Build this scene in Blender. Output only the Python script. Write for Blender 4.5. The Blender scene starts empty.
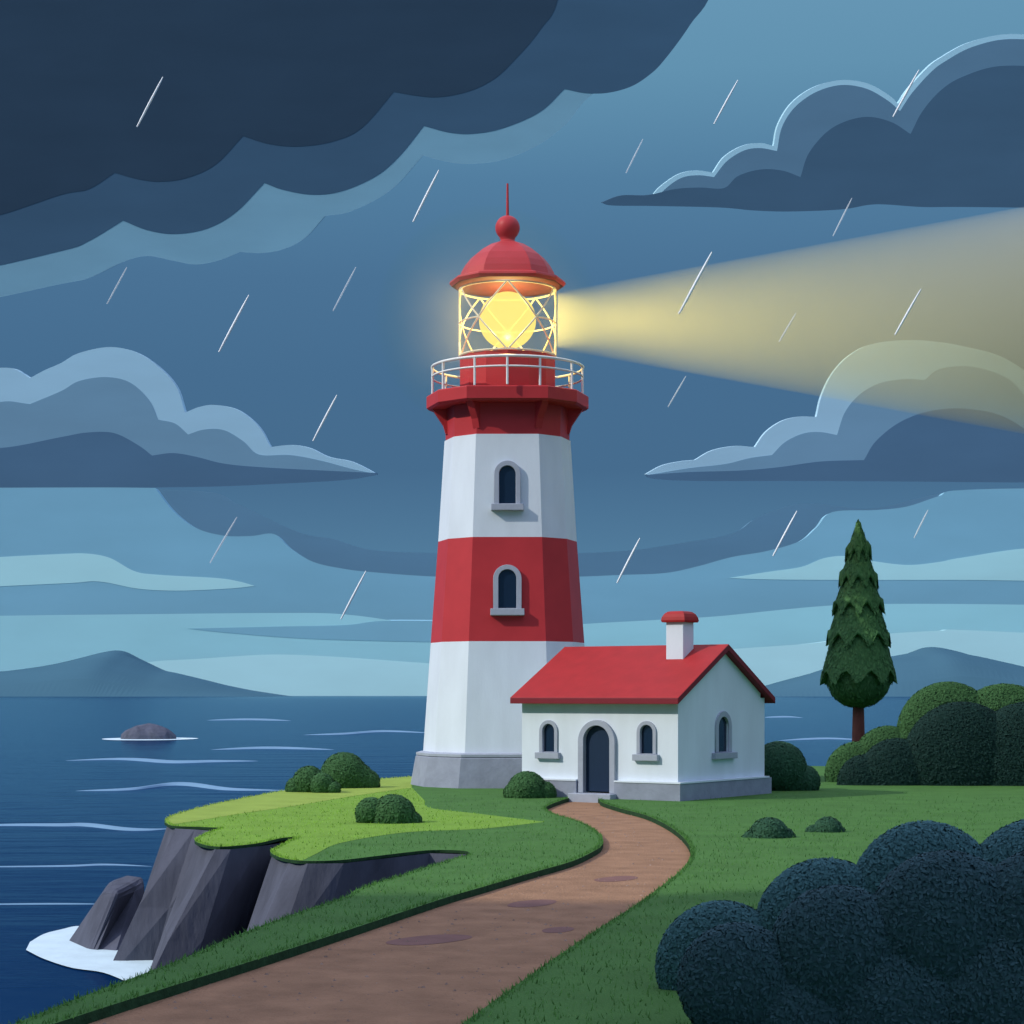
import bpy, bmesh, math, random
import numpy as np
from mathutils import Vector, Matrix
from mathutils.geometry import tessellate_polygon

random.seed(7)
rng = np.random.default_rng(7)
R = math.radians
scene = bpy.context.scene
COL = scene.collection

# ------------------------------------------------------------------ camera model
F = 1980.0          # focal length in pixels of a 1024 px frame
HC = 3.24           # camera height over the lawn
HORIZON = 694.0
SEA = -3.2

def P(x, y, Y):
    return Vector(((x - 512) / F * Y, Y, HC + (HORIZON - y) / F * Y))

def G(x, y, z=0.0):
    Y = (HC - z) * F / (y - HORIZON)
    return Vector(((x - 512) / F * Y, Y, z))

def lin(c):
    out = []
    for v in c:
        v /= 255.0
        out.append(v / 12.92 if v <= 0.04045 else ((v + 0.055) / 1.055) ** 2.4)
    return out

# ------------------------------------------------------------------ materials
def new_mat(name):
    m = bpy.data.materials.new(name)
    m.use_nodes = True
    nt = m.node_tree
    nt.nodes.clear()
    out = nt.nodes.new('ShaderNodeOutputMaterial')
    return m, nt, out

def mat(name, col, rough=0.8, var=0.10, scale=3.0, bump=0.0, bscale=20.0, spec=0.25, stretch=(1, 1, 1), metallic=0.0):
    """principled surface whose colour wanders a little with object-space noise"""
    m, nt, out = new_mat(name)
    N, L = nt.nodes, nt.links
    b = N.new('ShaderNodeBsdfPrincipled')
    b.inputs['Roughness'].default_value = rough
    b.inputs['Specular IOR Level'].default_value = spec
    b.inputs['Metallic'].default_value = metallic
    tc = N.new('ShaderNodeTexCoord')
    mp = N.new('ShaderNodeMapping'); mp.inputs['Scale'].default_value = stretch
    L.new(tc.outputs['Object'], mp.inputs['Vector'])
    n = N.new('ShaderNodeTexNoise'); n.inputs['Scale'].default_value = scale; n.inputs['Detail'].default_value = 5
    L.new(mp.outputs['Vector'], n.inputs['Vector'])
    r = N.new('ShaderNodeValToRGB')
    r.color_ramp.elements[0].position = 0.3; r.color_ramp.elements[1].position = 0.7
    r.color_ramp.elements[0].color = [max(0, c * (1 - var)) for c in col] + [1]
    r.color_ramp.elements[1].color = [min(1, c * (1 + var)) for c in col] + [1]
    L.new(n.outputs['Fac'], r.inputs['Fac'])
    L.new(r.outputs['Color'], b.inputs['Base Color'])
    if bump:
        n2 = N.new('ShaderNodeTexNoise'); n2.inputs['Scale'].default_value = bscale; n2.inputs['Detail'].default_value = 6
        L.new(mp.outputs['Vector'], n2.inputs['Vector'])
        bp = N.new('ShaderNodeBump'); bp.inputs['Strength'].default_value = bump; bp.inputs['Distance'].default_value = 0.05
        L.new(n2.outputs['Fac'], bp.inputs['Height'])
        L.new(bp.outputs['Normal'], b.inputs['Normal'])
    L.new(b.outputs['BSDF'], out.inputs['Surface'])
    return m

def leaf_mat(name, col, var=0.14):
    m, nt, out = new_mat(name)
    N, L = nt.nodes, nt.links
    d = N.new('ShaderNodeBsdfPrincipled')
    d.inputs['Roughness'].default_value = 0.75; d.inputs['Specular IOR Level'].default_value = 0.12
    g = N.new('ShaderNodeNewGeometry')
    r = N.new('ShaderNodeValToRGB')
    r.color_ramp.elements[0].color = [c * (1 - var) for c in col] + [1]
    r.color_ramp.elements[1].color = [c * (1 + var) for c in col] + [1]
    L.new(g.outputs['Random Per Island'], r.inputs['Fac'])
    L.new(r.outputs['Color'], d.inputs['Base Color'])
    L.new(d.outputs['BSDF'], out.inputs['Surface'])
    return m

def blade_mat(name, col):
    m, nt, out = new_mat(name)
    N, L = nt.nodes, nt.links
    d = N.new('ShaderNodeBsdfDiffuse'); t = N.new('ShaderNodeBsdfTranslucent'); a = N.new('ShaderNodeAddShader')
    g = N.new('ShaderNodeNewGeometry'); r = N.new('ShaderNodeValToRGB')
    r.color_ramp.elements[0].color = [c * 0.80 for c in col] + [1]
    r.color_ramp.elements[1].color = [c * 1.15 for c in col] + [1]
    L.new(g.outputs['Random Per Island'], r.inputs['Fac'])
    L.new(r.outputs['Color'], d.inputs['Color']); L.new(r.outputs['Color'], t.inputs['Color'])
    L.new(d.outputs[0], a.inputs[0]); L.new(t.outputs[0], a.inputs[1]); L.new(a.outputs[0], out.inputs['Surface'])
    return m

def cloud_mat(name, col, var=0.05, thin=0.0):
    m, nt, out = new_mat(name)
    N, L = nt.nodes, nt.links
    d = N.new('ShaderNodeBsdfDiffuse')
    tc = N.new('ShaderNodeTexCoord')
    mp = N.new('ShaderNodeMapping'); mp.inputs['Scale'].default_value = (0.0012, 0.0012, 0.004)
    L.new(tc.outputs['Object'], mp.inputs['Vector'])
    n = N.new('ShaderNodeTexNoise'); n.inputs['Scale'].default_value = 1.6; n.inputs['Detail'].default_value = 6
    L.new(mp.outputs['Vector'], n.inputs['Vector'])
    r = N.new('ShaderNodeValToRGB')
    r.color_ramp.elements[0].position = 0.3; r.color_ramp.elements[1].position = 0.7
    r.color_ramp.elements[0].color = [c * (1 - var) for c in col] + [1]
    r.color_ramp.elements[1].color = [c * (1 + var) for c in col] + [1]
    L.new(n.outputs['Fac'], r.inputs['Fac'])
    L.new(r.outputs['Color'], d.inputs['Color'])
    if thin:                         # thin vapour lets part of the sky through
        t = N.new('ShaderNodeBsdfTransparent'); mx = N.new('ShaderNodeMixShader'); mx.inputs['Fac'].default_value = 1 - thin
        L.new(t.outputs[0], mx.inputs[1]); L.new(d.outputs['BSDF'], mx.inputs[2]); L.new(mx.outputs[0], out.inputs['Surface'])
    else:
        L.new(d.outputs['BSDF'], out.inputs['Surface'])
    return m

CF = 1.0  # cloud colour factor: seen colour / illumination
def cl(name, rgb, k=(1.0, 1.0, 1.0), thin=0.0):
    c = lin(rgb)
    return cloud_mat(name, [min(0.96, c[i] * k[i] * CF) for i in range(3)], 0.05, thin)

M = {}
M['white'] = mat('white_paint', (0.69, 0.765, 0.83), 0.6, 0.05, 1.6, 0.10, 14, stretch=(1, 1, 0.3))
M['red'] = mat('red_paint', (0.50, 0.037, 0.044), 0.5, 0.06, 1.2, 0.04, 14)
M['roof_red'] = mat('roof_red', (0.37, 0.022, 0.022), 0.6, 0.08, 2.0, 0.08, 12)
M['soffit'] = mat('dimmed_red', (0.075, 0.012, 0.012), 0.8, 0.15, 4)  # red darkened to mute the lamp glow under the dome
M['shade_red'] = mat('shaded_roof_red', (0.20, 0.016, 0.026), 0.55, 0.06, 2.0)  # roof red darkened to stand for shade along the edges
M['stone'] = mat('plinth_stone', (0.27, 0.30, 0.37), 0.85, 0.10, 2.5, 0.25, 9)
M['trim'] = mat('stone_trim', (0.36, 0.40, 0.47), 0.8, 0.06, 4, 0.1, 20)
M['pane'] = mat('dark_window_glass', (0.008, 0.02, 0.045), 0.12, 0.05, 2, spec=0.5)
M['door'] = mat('navy_door_paint', (0.010, 0.026, 0.060), 0.45, 0.10, 5, 0.05, 30, stretch=(8, 8, 0.6))
M['rail'] = mat('white_rail_paint', (0.82, 0.84, 0.86), 0.45, 0.02, 5)
M['lattice'] = mat('cream_lattice_paint', (0.80, 0.76, 0.60), 0.5, 0.02, 5)
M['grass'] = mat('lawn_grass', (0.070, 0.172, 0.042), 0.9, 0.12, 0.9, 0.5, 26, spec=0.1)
M['grass_light'] = mat('lit_grass', (0.180, 0.330, 0.046), 0.9, 0.10, 0.9, 0.5, 26, spec=0.1)  # lawn green with sunlight painted into the colour
M['grass_pale'] = mat('rim_lit_grass', (0.28, 0.39, 0.072), 0.9, 0.10, 0.9, 0.5, 26, spec=0.1)  # sunlit rim of the headland, painted into the grass colour
M['blade'] = blade_mat('grass_blade', (0.070, 0.172, 0.042))
M['blade_light'] = blade_mat('lit_blade', (0.180, 0.330, 0.046))  # blades repeat the painted sunlight of their zone
M['blade_pale'] = blade_mat('rim_lit_blade', (0.28, 0.39, 0.072))
M['turf'] = mat('turf_edge', (0.022, 0.060, 0.026), 0.95, 0.25, 6, 0.4, 20, spec=0.1)
M['path'] = mat('dirt_path', (0.325, 0.188, 0.108), 0.95, 0.16, 1.6, 0.8, 22, spec=0.1)
M['patch'] = mat('damp_dirt', (0.20, 0.102, 0.082), 0.8, 0.10, 3, 0.3, 22, spec=0.2)
M['pebble'] = mat('pebble', (0.30, 0.21, 0.16), 0.9, 0.35, 0.8)
M['rock'] = mat('cliff_rock', (0.088, 0.096, 0.128), 0.9, 0.24, 1.4, 0.9, 3.5, spec=0.2, stretch=(1, 1, 0.35))
M['foam'] = mat('sea_foam', (0.60, 0.76, 0.80), 0.8, 0.06, 1.5, 0.3, 4)
M['crest'] = mat('wave_crest', (0.16, 0.30, 0.42), 0.6, 0.08, 0.3)
M['bark'] = mat('red_bark', (0.20, 0.070, 0.055), 0.9, 0.25, 4, 0.5, 10, stretch=(1, 1, 0.25))
M['leaf_mid'] = leaf_mat('shrub_leaf', (0.050, 0.130, 0.045))
M['leaf_dark'] = leaf_mat('dark_shrub_leaf', (0.011, 0.036, 0.030))
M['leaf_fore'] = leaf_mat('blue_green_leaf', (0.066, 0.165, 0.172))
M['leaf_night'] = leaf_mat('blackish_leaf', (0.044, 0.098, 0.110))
M['needle'] = leaf_mat('conifer_needle', (0.072, 0.180, 0.066))
M['leaf_deep'] = leaf_mat('deep_green_leaf', (0.034, 0.098, 0.052))
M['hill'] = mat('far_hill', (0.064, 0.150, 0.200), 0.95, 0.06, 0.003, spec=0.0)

def sea_material():
    m, nt, out = new_mat('sea_water')
    N, L = nt.nodes, nt.links
    d = N.new('ShaderNodeBsdfDiffuse'); d.inputs['Color'].default_value = (0.0026, 0.022, 0.075, 1)
    g = N.new('ShaderNodeBsdfGlossy'); g.inputs['Roughness'].default_value = 0.10; g.inputs['Color'].default_value = (0.62, 0.86, 1.0, 1)
    tc = N.new('ShaderNodeTexCoord')
    mp = N.new('ShaderNodeMapping'); mp.inputs['Scale'].default_value = (0.10, 0.30, 1)
    L.new(tc.outputs['Object'], mp.inputs['Vector'])
    n = N.new('ShaderNodeTexNoise'); n.inputs['Scale'].default_value = 1.0; n.inputs['Detail'].default_value = 5
    L.new(mp.outputs['Vector'], n.inputs['Vector'])
    bp = N.new('ShaderNodeBump'); bp.inputs['Strength'].default_value = 0.12; bp.inputs['Distance'].default_value = 1.0
    L.new(n.outputs['Fac'], bp.inputs['Height'])
    L.new(bp.outputs['Normal'], g.inputs['Normal']); L.new(bp.outputs['Normal'], d.inputs['Normal'])
    fr = N.new('ShaderNodeFresnel'); fr.inputs['IOR'].default_value = 1.33
    ml = N.new('ShaderNodeMath'); ml.operation = 'MULTIPLY'; ml.inputs[1].default_value = 0.52
    pw = N.new('ShaderNodeMath'); pw.operation = 'POWER'; pw.inputs[1].default_value = 1.8
    L.new(fr.outputs[0], pw.inputs[0]); L.new(pw.outputs[0], ml.inputs[0])
    mx = N.new('ShaderNodeMixShader')
    L.new(ml.outputs[0], mx.inputs['Fac']); L.new(d.outputs[0], mx.inputs[1]); L.new(g.outputs[0], mx.inputs[2])
    L.new(mx.outputs[0], out.inputs['Surface'])
    return m
M['sea'] = sea_material()

def glass_material():
    m, nt, out = new_mat('lantern_glass')
    N, L = nt.nodes, nt.links
    t = N.new('ShaderNodeBsdfTransparent'); t.inputs['Color'].default_value = (0.95, 0.96, 0.93, 1)
    g = N.new('ShaderNodeBsdfGlossy'); g.inputs['Roughness'].default_value = 0.18
    mx = N.new('ShaderNodeMixShader'); mx.inputs['Fac'].default_value = 0.035
    L.new(t.outputs[0], mx.inputs[1]); L.new(g.outputs[0], mx.inputs[2])
    L.new(mx.outputs[0], out.inputs['Surface'])
    return m
M['glass'] = glass_material()

def rain_material(name, alpha):
    m, nt, out = new_mat(name)
    N, L = nt.nodes, nt.links
    t = N.new('ShaderNodeBsdfTransparent')
    d = N.new('ShaderNodeBsdfPrincipled')
    d.inputs['Base Color'].default_value = (0.88, 0.93, 0.96, 1); d.inputs['Roughness'].default_value = 0.4
    mx = N.new('ShaderNodeMixShader'); mx.inputs['Fac'].default_value = alpha
    L.new(t.outputs[0], mx.inputs[1]); L.new(d.outputs[0], mx.inputs[2])
    L.new(mx.outputs[0], out.inputs['Surface'])
    return m
M['rain'] = rain_material('rain_water', 0.95)
M['rain_faint'] = rain_material('thin_rain_water', 0.42)

def emit_mat(name, col, strength):
    m, nt, out = new_mat(name)
    e = nt.nodes.new('ShaderNodeEmission')
    e.inputs['Color'].default_value = (*col, 1); e.inputs['Strength'].default_value = strength
    nt.links.new(e.outputs[0], out.inputs['Surface'])
    return m
M['lamp'] = emit_mat('lit_lamp', (1.0, 0.76, 0.19), 0.92)
_nt = M['lamp'].node_tree
_t = _nt.nodes.new('ShaderNodeBsdfTransparent'); _t.inputs['Color'].default_value = (0.30, 0.30, 0.30, 1)
_a = _nt.nodes.new('ShaderNodeAddShader')
_nt.links.new(_nt.nodes['Emission'].outputs[0], _a.inputs[0]); _nt.links.new(_t.outputs[0], _a.inputs[1])
_nt.links.new(_a.outputs[0], _nt.nodes['Material Output'].inputs['Surface'])

def mist_mat(name, density, col=(1, 1, 1), mode=None, size=1.0, warm=0.0):
    m, nt, out = new_mat(name)
    v = nt.nodes.new('ShaderNodeVolumeScatter')
    v.inputs['Color'].default_value = (*col, 1); v.inputs['Density'].default_value = density
    v.inputs['Anisotropy'].default_value = 0.0
    if mode:
        tc = nt.nodes.new('ShaderNodeTexCoord')
        ma = nt.nodes.new('ShaderNodeMath'); ma.operation = 'MULTIPLY_ADD'
        if mode == 'ALONG':              # mist thickens away from the lantern
            sx = nt.nodes.new('ShaderNodeSeparateXYZ'); nt.links.new(tc.outputs['Object'], sx.inputs[0])
            nt.links.new(sx.outputs['X'], ma.inputs[0])
            ma.inputs[1].default_value = size; ma.inputs[2].default_value = density
        else:                            # mist thins out towards its edge
            mp = nt.nodes.new('ShaderNodeMapping'); mp.inputs['Scale'].default_value = (1 / size,) * 3
            gr = nt.nodes.new('ShaderNodeTexGradient'); gr.gradient_type = 'SPHERICAL'
            nt.links.new(tc.outputs['Object'], mp.inputs[0]); nt.links.new(mp.outputs[0], gr.inputs[0])
            pw = nt.nodes.new('ShaderNodeMath'); pw.operation = 'POWER'; pw.inputs[1].default_value = 1.6
            nt.links.new(gr.outputs['Fac'], pw.inputs[0]); nt.links.new(pw.outputs[0], ma.inputs[0])
            ma.inputs[1].default_value = density; ma.inputs[2].default_value = 0.0
        nt.links.new(ma.outputs[0], v.inputs['Density'])
    if warm:
        ab = nt.nodes.new('ShaderNodeVolumeAbsorption'); ab.inputs['Color'].default_value = (1.0, 0.97, 0.10, 1)
        ab.inputs['Density'].default_value = warm
        ads = nt.nodes.new('ShaderNodeAddShader')
        nt.links.new(v.outputs[0], ads.inputs[0]); nt.links.new(ab.outputs[0], ads.inputs[1])
        nt.links.new(ads.outputs[0], out.inputs['Volume'])
    else:
        nt.links.new(v.outputs[0], out.inputs['Volume'])
    return m

# ------------------------------------------------------------------ objects
def tag(o, label=None, cat=None, group=None, kind=None):
    if label: o['label'] = label
    if cat: o['category'] = cat
    if group: o['group'] = group
    if kind: o['kind'] = kind
    return o

def obj(name, me, material=None, parent=None):
    me.name = name
    o = bpy.data.objects.new(name, me)
    COL.objects.link(o)
    if material is not None:
        me.materials.clear(); me.materials.append(material)
    if parent is not None: o.parent = parent
    return o

def thing(name, label, cat, loc=(0, 0, 0), rz=0.0, group=None):
    o = bpy.data.objects.new(name, None)
    COL.objects.link(o)
    o.location = loc; o.rotation_euler = (0, 0, rz); o.empty_display_size = 0.5
    return tag(o, label, cat, group)

def mesh(verts, faces):
    me = bpy.data.meshes.new('m')
    me.from_pydata([tuple(v) for v in verts], [], faces)
    me.update()
    return me

def fix(me):
    bm = bmesh.new(); bm.from_mesh(me)
    bmesh.ops.recalc_face_normals(bm, faces=bm.faces)
    bm.to_mesh(me); bm.free(); me.update()
    return me

def smooth(me, ang=None):
    me.polygons.foreach_set('use_smooth', [True] * len(me.polygons))
    if ang is not None: me.set_sharp_from_angle(angle=R(ang))
    return me

class MB:
    """collects shapes that make up ONE mesh"""
    def __init__(s): s.v = []; s.f = []
    def add(s, vs, fs):
        b = len(s.v); s.v += [tuple(v) for v in vs]; s.f += [[b + i for i in f] for f in fs]
    def box(s, x0, x1, y0, y1, z0, z1):
        s.add([(x0, y0, z0), (x1, y0, z0), (x1, y1, z0), (x0, y1, z0), (x0, y0, z1), (x1, y0, z1), (x1, y1, z1), (x0, y1, z1)],
              [[0, 3, 2, 1], [4, 5, 6, 7], [0, 1, 5, 4], [1, 2, 6, 5], [2, 3, 7, 6], [3, 0, 4, 7]])
    def tube(s, pts, r, n=8, closed=False):
        pts = [Vector(p) for p in pts]; m = len(pts); rings = []
        for i, p in enumerate(pts):
            a = pts[(i - 1) % m] if (closed or i > 0) else p
            c = pts[(i + 1) % m] if (closed or i < m - 1) else p
            t = (c - a).normalized()
            up = Vector((0, 0, 1)) if abs(t.z) < 0.95 else Vector((1, 0, 0))
            u = t.cross(up).normalized(); w = u.cross(t)
            rr = r[i] if isinstance(r, (list, tuple)) else r
            rings.append([p + (u * math.cos(2 * math.pi * k / n) + w * math.sin(2 * math.pi * k / n)) * rr for k in range(n)])
        b = [v for ring in rings for v in ring]; f = []
        for i in range(m if closed else m - 1):
            j = (i + 1) % m
            for k in range(n):
                l = (k + 1) % n
                f.append([i * n + k, i * n + l, j * n + l, j * n + k])
        if not closed:
            f.append(list(range(n))[::-1]); f.append([(m - 1) * n + k for k in range(n)])
        s.add(b, f)
    def mesh(s): return fix(mesh(s.v, s.f))

def spline(pts, sub=8):
    """Catmull-Rom through pts; a point with a third element 1 is a cusp"""
    segs = []; cur = []
    for p in pts:
        cur.append(Vector((p[0], p[1])))
        if len(p) > 2 and p[2] and len(cur) > 1:
            segs.append(cur); cur = [cur[-1]]
    if len(cur) > 1: segs.append(cur)
    out = [segs[0][0]]
    for s in segs:
        n = len(s)
        for i in range(n - 1):
            p0 = s[i - 1] if i > 0 else s[i] * 2 - s[i + 1]
            p1, p2 = s[i], s[i + 1]
            p3 = s[i + 2] if i + 2 < n else s[i + 1] * 2 - s[i]
            for k in range(1, sub + 1):
                t = k / sub
                out.append(0.5 * ((2 * p1) + (p2 - p0) * t + (2 * p0 - 5 * p1 + 4 * p2 - p3) * t * t + (3 * p1 - p0 - 3 * p2 + p3) * t ** 3))
    return out

def prism(loops, y0, y1, bevel=0.0, res=2, axis='XZ'):
    """fills closed 2-D loops (inner loops are holes) and gives them depth from y0 to y1"""
    cu = bpy.data.curves.new('c', 'CURVE')
    cu.dimensions = '2D'; cu.fill_mode = 'BOTH'
    cu.extrude = abs(y1 - y0) / 2 - bevel
    cu.bevel_depth = bevel; cu.bevel_resolution = res; cu.offset = -bevel
    for lp in loops:
        sp = cu.splines.new('POLY'); sp.points.add(len(lp) - 1)
        for i, p in enumerate(lp): sp.points[i].co = (p[0], p[1], 0, 1)
        sp.use_cyclic_u = True
    o = bpy.data.objects.new('c', cu); COL.objects.link(o)
    dg = bpy.context.evaluated_depsgraph_get(); dg.update()
    me = bpy.data.meshes.new_from_object(o.evaluated_get(dg), depsgraph=dg)
    bpy.data.objects.remove(o); bpy.data.curves.remove(cu)
    ym = (y0 + y1) / 2
    for v in me.vertices:
        a, b, c = v.co
        v.co = (a, ym + c, b) if axis == 'XZ' else (a, b, ym + c)
    bm = bmesh.new(); bm.from_mesh(me)
    bmesh.ops.remove_doubles(bm, verts=bm.verts, dist=1e-4 * max(1.0, abs(y1 - y0) * 0.01))
    bmesh.ops.recalc_face_normals(bm, faces=bm.faces)
    bm.to_mesh(me); bm.free(); me.update()
    return me

# ================================================================== SETTING
# ---- sea
S = 70000
sea = obj('sea', mesh([(-S, -2000, SEA), (S, -2000, SEA), (S, S, SEA), (-S, S, SEA)], [[0, 1, 2, 3]]), M['sea'])
tag(sea, kind='structure')

# ---- far hills: a ridge profile with depth
def hill(name, prof, Y, depth):
    pr = spline(prof, 6); nv = 13
    vs, fs = [], []; n_ = 0
    for p in pr:
        w = P(p.x, p.y, Y)
        h = w.z - SEA
        h = max(h, -2.0)
        n_ += 1
        for k in range(nv):
            v = -1 + 2 * k / (nv - 1)
            yy = Y + v * depth
            zz = SEA - 2 + (h + 2) * (1 - v * v) ** 0.8
            zz += (0.10 * h) * math.sin(w.x * 0.011 + v * 5) * (1 - v * v) * (1 - abs(v)) * (1 if k != nv // 2 else 0)
            vs.append((w.x, yy, zz))
    for i in range(n_ - 1):
        for k in range(nv - 1):
            a = i * nv + k
            fs.append([a, a + 1, a + nv + 1, a + nv])
    o = obj(name, fix(mesh(vs, fs)), M['hill'])
    return tag(o, kind='structure')
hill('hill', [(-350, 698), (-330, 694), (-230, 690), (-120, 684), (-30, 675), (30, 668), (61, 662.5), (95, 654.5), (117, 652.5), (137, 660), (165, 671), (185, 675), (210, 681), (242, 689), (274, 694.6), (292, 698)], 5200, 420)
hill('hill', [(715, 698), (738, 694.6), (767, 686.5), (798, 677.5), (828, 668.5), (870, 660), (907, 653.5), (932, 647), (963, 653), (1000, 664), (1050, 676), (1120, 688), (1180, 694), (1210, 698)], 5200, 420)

# ---- lawn (one sheet with thickness; the path is a notch in it)
def ground_pts(px, z=0.0): return [G(p[0], p[1], z) for p in px]

near_lip = spline([(-260, 1125), (-80, 1062), (60, 1005), (175, 961.7), (233, 936.7), (293.6, 914), (345, 896.7), (358, 889), (405, 874), (452, 859), (470, 854.2)], 5)
inlet = spline([(470, 854.2), (468, 851.6), (455, 850.2), (427, 850.3), (384, 855), (341, 860), (302, 860.8), (282, 858), (271, 853), (273, 849), (289, 841), (297, 836.8, 1),
                (280, 838.4), (255, 843.8), (220, 846.8), (201, 844), (194.5, 839.5), (205, 833.5), (222, 828, 1), (199, 827), (173, 826), (164.5, 822.5)], 5)
headland = spline([(164.5, 822.5), (169, 816.5), (212, 804.5), (289, 789.8), (350, 781.5), (412, 776.6)], 6)
left_edge = spline([(585, 795), (568, 798.3), (549.4, 805), (546.5, 808.7), (555, 814), (582, 822.4), (598, 832), (603, 839), (601.5, 845.5), (594, 851), (571, 861.5), (527, 874), (484, 886.5), (440, 899.5), (345, 931), (250, 961.6), (90, 1012), (-100, 1075), (-420, 1180), (-900, 1330)], 5)
right_edge = spline([(590, 797), (599, 799.5), (602, 802.5), (620.5, 808.5), (648, 816), (672.4, 828.5), (687, 842), (690.5, 854.5), (683, 868), (664, 884), (637, 904), (604, 925), (571, 947), (549, 962), (505, 993), (462, 1024), (395, 1076), (300, 1150), (200, 1230), (60, 1330)], 5)

outline = []
outline += ground_pts(near_lip) + ground_pts(inlet[1:]) + ground_pts(headland[1:])
n_thin = len(outline)
outline += [Vector((-3.2, 80, 0)), Vector((-1.5, 84, 0)), Vector((2, 87, 0)), Vector((7, 89, 0)), Vector((12, 89.5, 0)), Vector((16, 88.5, 0)), Vector((24, 88, 0)), Vector((36, 88, 0)), Vector((44, 80, 0)), Vector((46, 60, 0)), Vector((44, 10, 0))]
re_ = ground_pts(right_edge)
outline += [Vector((30, re_[-1].y, 0))] + re_[::-1] + ground_pts(left_edge)
outline += [Vector((-14, 9.5, 0)), Vector((-16, 20, 0))]

def slab(pts, z0, z1, m_top, m_side, name):
    n = len(pts)
    tri = tessellate_polygon([[Vector((p.x, p.y, 0)) for p in pts]])
    z0s = z0 if isinstance(z0, list) else [z0] * n
    vs = [(p.x, p.y, z1) for p in pts] + [(p.x, p.y, z0s[i]) for i, p in enumerate(pts)]
    fs = [list(t) for t in tri]; nt_ = len(fs)
    for i in range(n):
        j = (i + 1) % n
        fs.append([i, j, n + j, n + i])
    me = mesh(vs, fs)
    me.materials.append(m_top); me.materials.append(m_side)
    for i, p in enumerate(me.polygons): p.material_index = 0 if i < nt_ else 1
    bm = bmesh.new(); bm.from_mesh(me); bmesh.ops.recalc_face_normals(bm, faces=bm.faces)
    flip = [f for f in bm.faces if f.material_index == 0 and f.normal.z < 0]
    if flip: bmesh.ops.reverse_faces(bm, faces=flip)
    bm.to_mesh(me); bm.free()
    me.name = name
    o = bpy.data.objects.new(name, me); COL.objects.link(o)
    return o
lawn = slab(outline, [-0.06] * n_thin + [-0.13] * (len(outline) - n_thin), 0.0, M['grass'], M['turf'], 'lawn')
tag(lawn, kind='structure')

def sheet(name, pts, z, material, kind='structure'):
    tri = tessellate_polygon([[Vector((p.x, p.y, 0)) for p in pts]])
    me = mesh([(p.x, p.y, z) for p in pts], [list(t) for t in tri])
    bm = bmesh.new(); bm.from_mesh(me)
    fl = [f for f in bm.faces if f.normal.z < 0]
    if fl: bmesh.ops.reverse_faces(bm, faces=fl)
    bm.to_mesh(me); bm.free()
    o = obj(name, me, material)
    if kind: tag(o, kind=kind)
    return o

def inset(p, c, d=0.03):
    v = Vector((c.x - p.x, c.y - p.y, 0))
    return p + v.normalized() * d

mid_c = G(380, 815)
# lit zone of the headland: sunlight painted in as lighter grass
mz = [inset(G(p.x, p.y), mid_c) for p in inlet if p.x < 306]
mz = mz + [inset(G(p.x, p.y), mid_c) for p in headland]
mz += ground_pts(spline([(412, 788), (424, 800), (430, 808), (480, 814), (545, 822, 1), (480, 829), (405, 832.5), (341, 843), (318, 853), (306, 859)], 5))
sheet('lit_lawn', mz, 0.004, M['grass_light'])
pz = [inset(G(p.x, p.y), mid_c, 0.04) for p in headland]  # sunlit rim band, painted as the palest grass
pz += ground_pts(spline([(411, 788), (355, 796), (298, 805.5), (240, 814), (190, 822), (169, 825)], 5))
sheet('rim_lit_lawn', pz, 0.008, M['grass_pale'])

# path
pl = [G(p.x, p.y) for p in left_edge]; prr = [G(p.x, p.y) for p in right_edge]
def push(ps, d):
    out = []
    for i, p in enumerate(ps):
        a = ps[max(0, i - 1)]; b = ps[min(len(ps) - 1, i + 1)]
        t = (b - a); n = Vector((-t.y, t.x, 0)).normalized()
        out.append(p + n * d)
    return out
sheet('path', push(pl, -0.25) + push(prr, 0.25)[::-1], -0.115, M['path'])
# soil under everything so that no gap opens between lawn and cliff
# ---- cliff: facetted side walls under the lawn edge
edge_px = [((-260, 1125), 0, 0), ((60, 1005), 0, 0), ((175, 961.7), 0, 0), ((345, 896.7), 0.1, 0), ((405, 874), 0.1, 0), ((468, 856), -0.3, 0),
           ((463, 852), -0.5, -0.2), ((427, 851), -0.5, -0.5), ((384, 856), -0.7, -0.6), ((341, 861), -1.0, -0.5), ((305, 861.3), -1.1, -0.8), ((287, 859.6), -1.5, -0.9), ((269.5, 852.5), -1.3, 0.3),
           ((293, 839), -0.7, 0.6), ((258, 844), -1.1, -0.5), ((228, 847.3), -1.1, -0.7), ((213, 847.2), -1.7, -1.1), ((195, 840.5), -1.35, 0.1),
           ((217, 829.5), -0.8, 0.4), ((192, 827.6), -1.0, -0.4), ((173.5, 826.7), -1.6, -0.9), ((165.2, 822.5), -1.35, 0.2),
           ((212, 805), -0.9, 0.8), ((289, 790.3), -0.8, 1.0), ((412, 777), -0.6, 1.2)]
top = [G(p[0], p[1], 0.0) for p, _, _ in edge_px]
cen = Vector((2, 55, 0))
tops, bots = [], []
for t, (p, dx, dy) in zip(top, edge_px):
    tops.append(Vector((t.x + (0.05 if dx else 0.0), t.y + 0.06, -0.05)))
    bots.append(Vector((t.x + dx, t.y + dy, SEA - 0.6)))
back = [(-3.2, 80), (2, 87), (12, 89.5), (24, 88), (36, 88), (44, 80), (46, 60), (44, 6), (-16, 6)]
for b in back:
    tops.append(Vector((b[0], b[1], -0.12))); bots.append(Vector((b[0] * 1.02, b[1] + 1, SEA - 0.6)))
vs, fs = [], []
n = len(tops)
LV = 2
jit = [[(random.uniform(-.05, .05), random.uniform(-.05, .05)) for _ in range(n)] for _ in range(LV + 1)]
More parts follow.
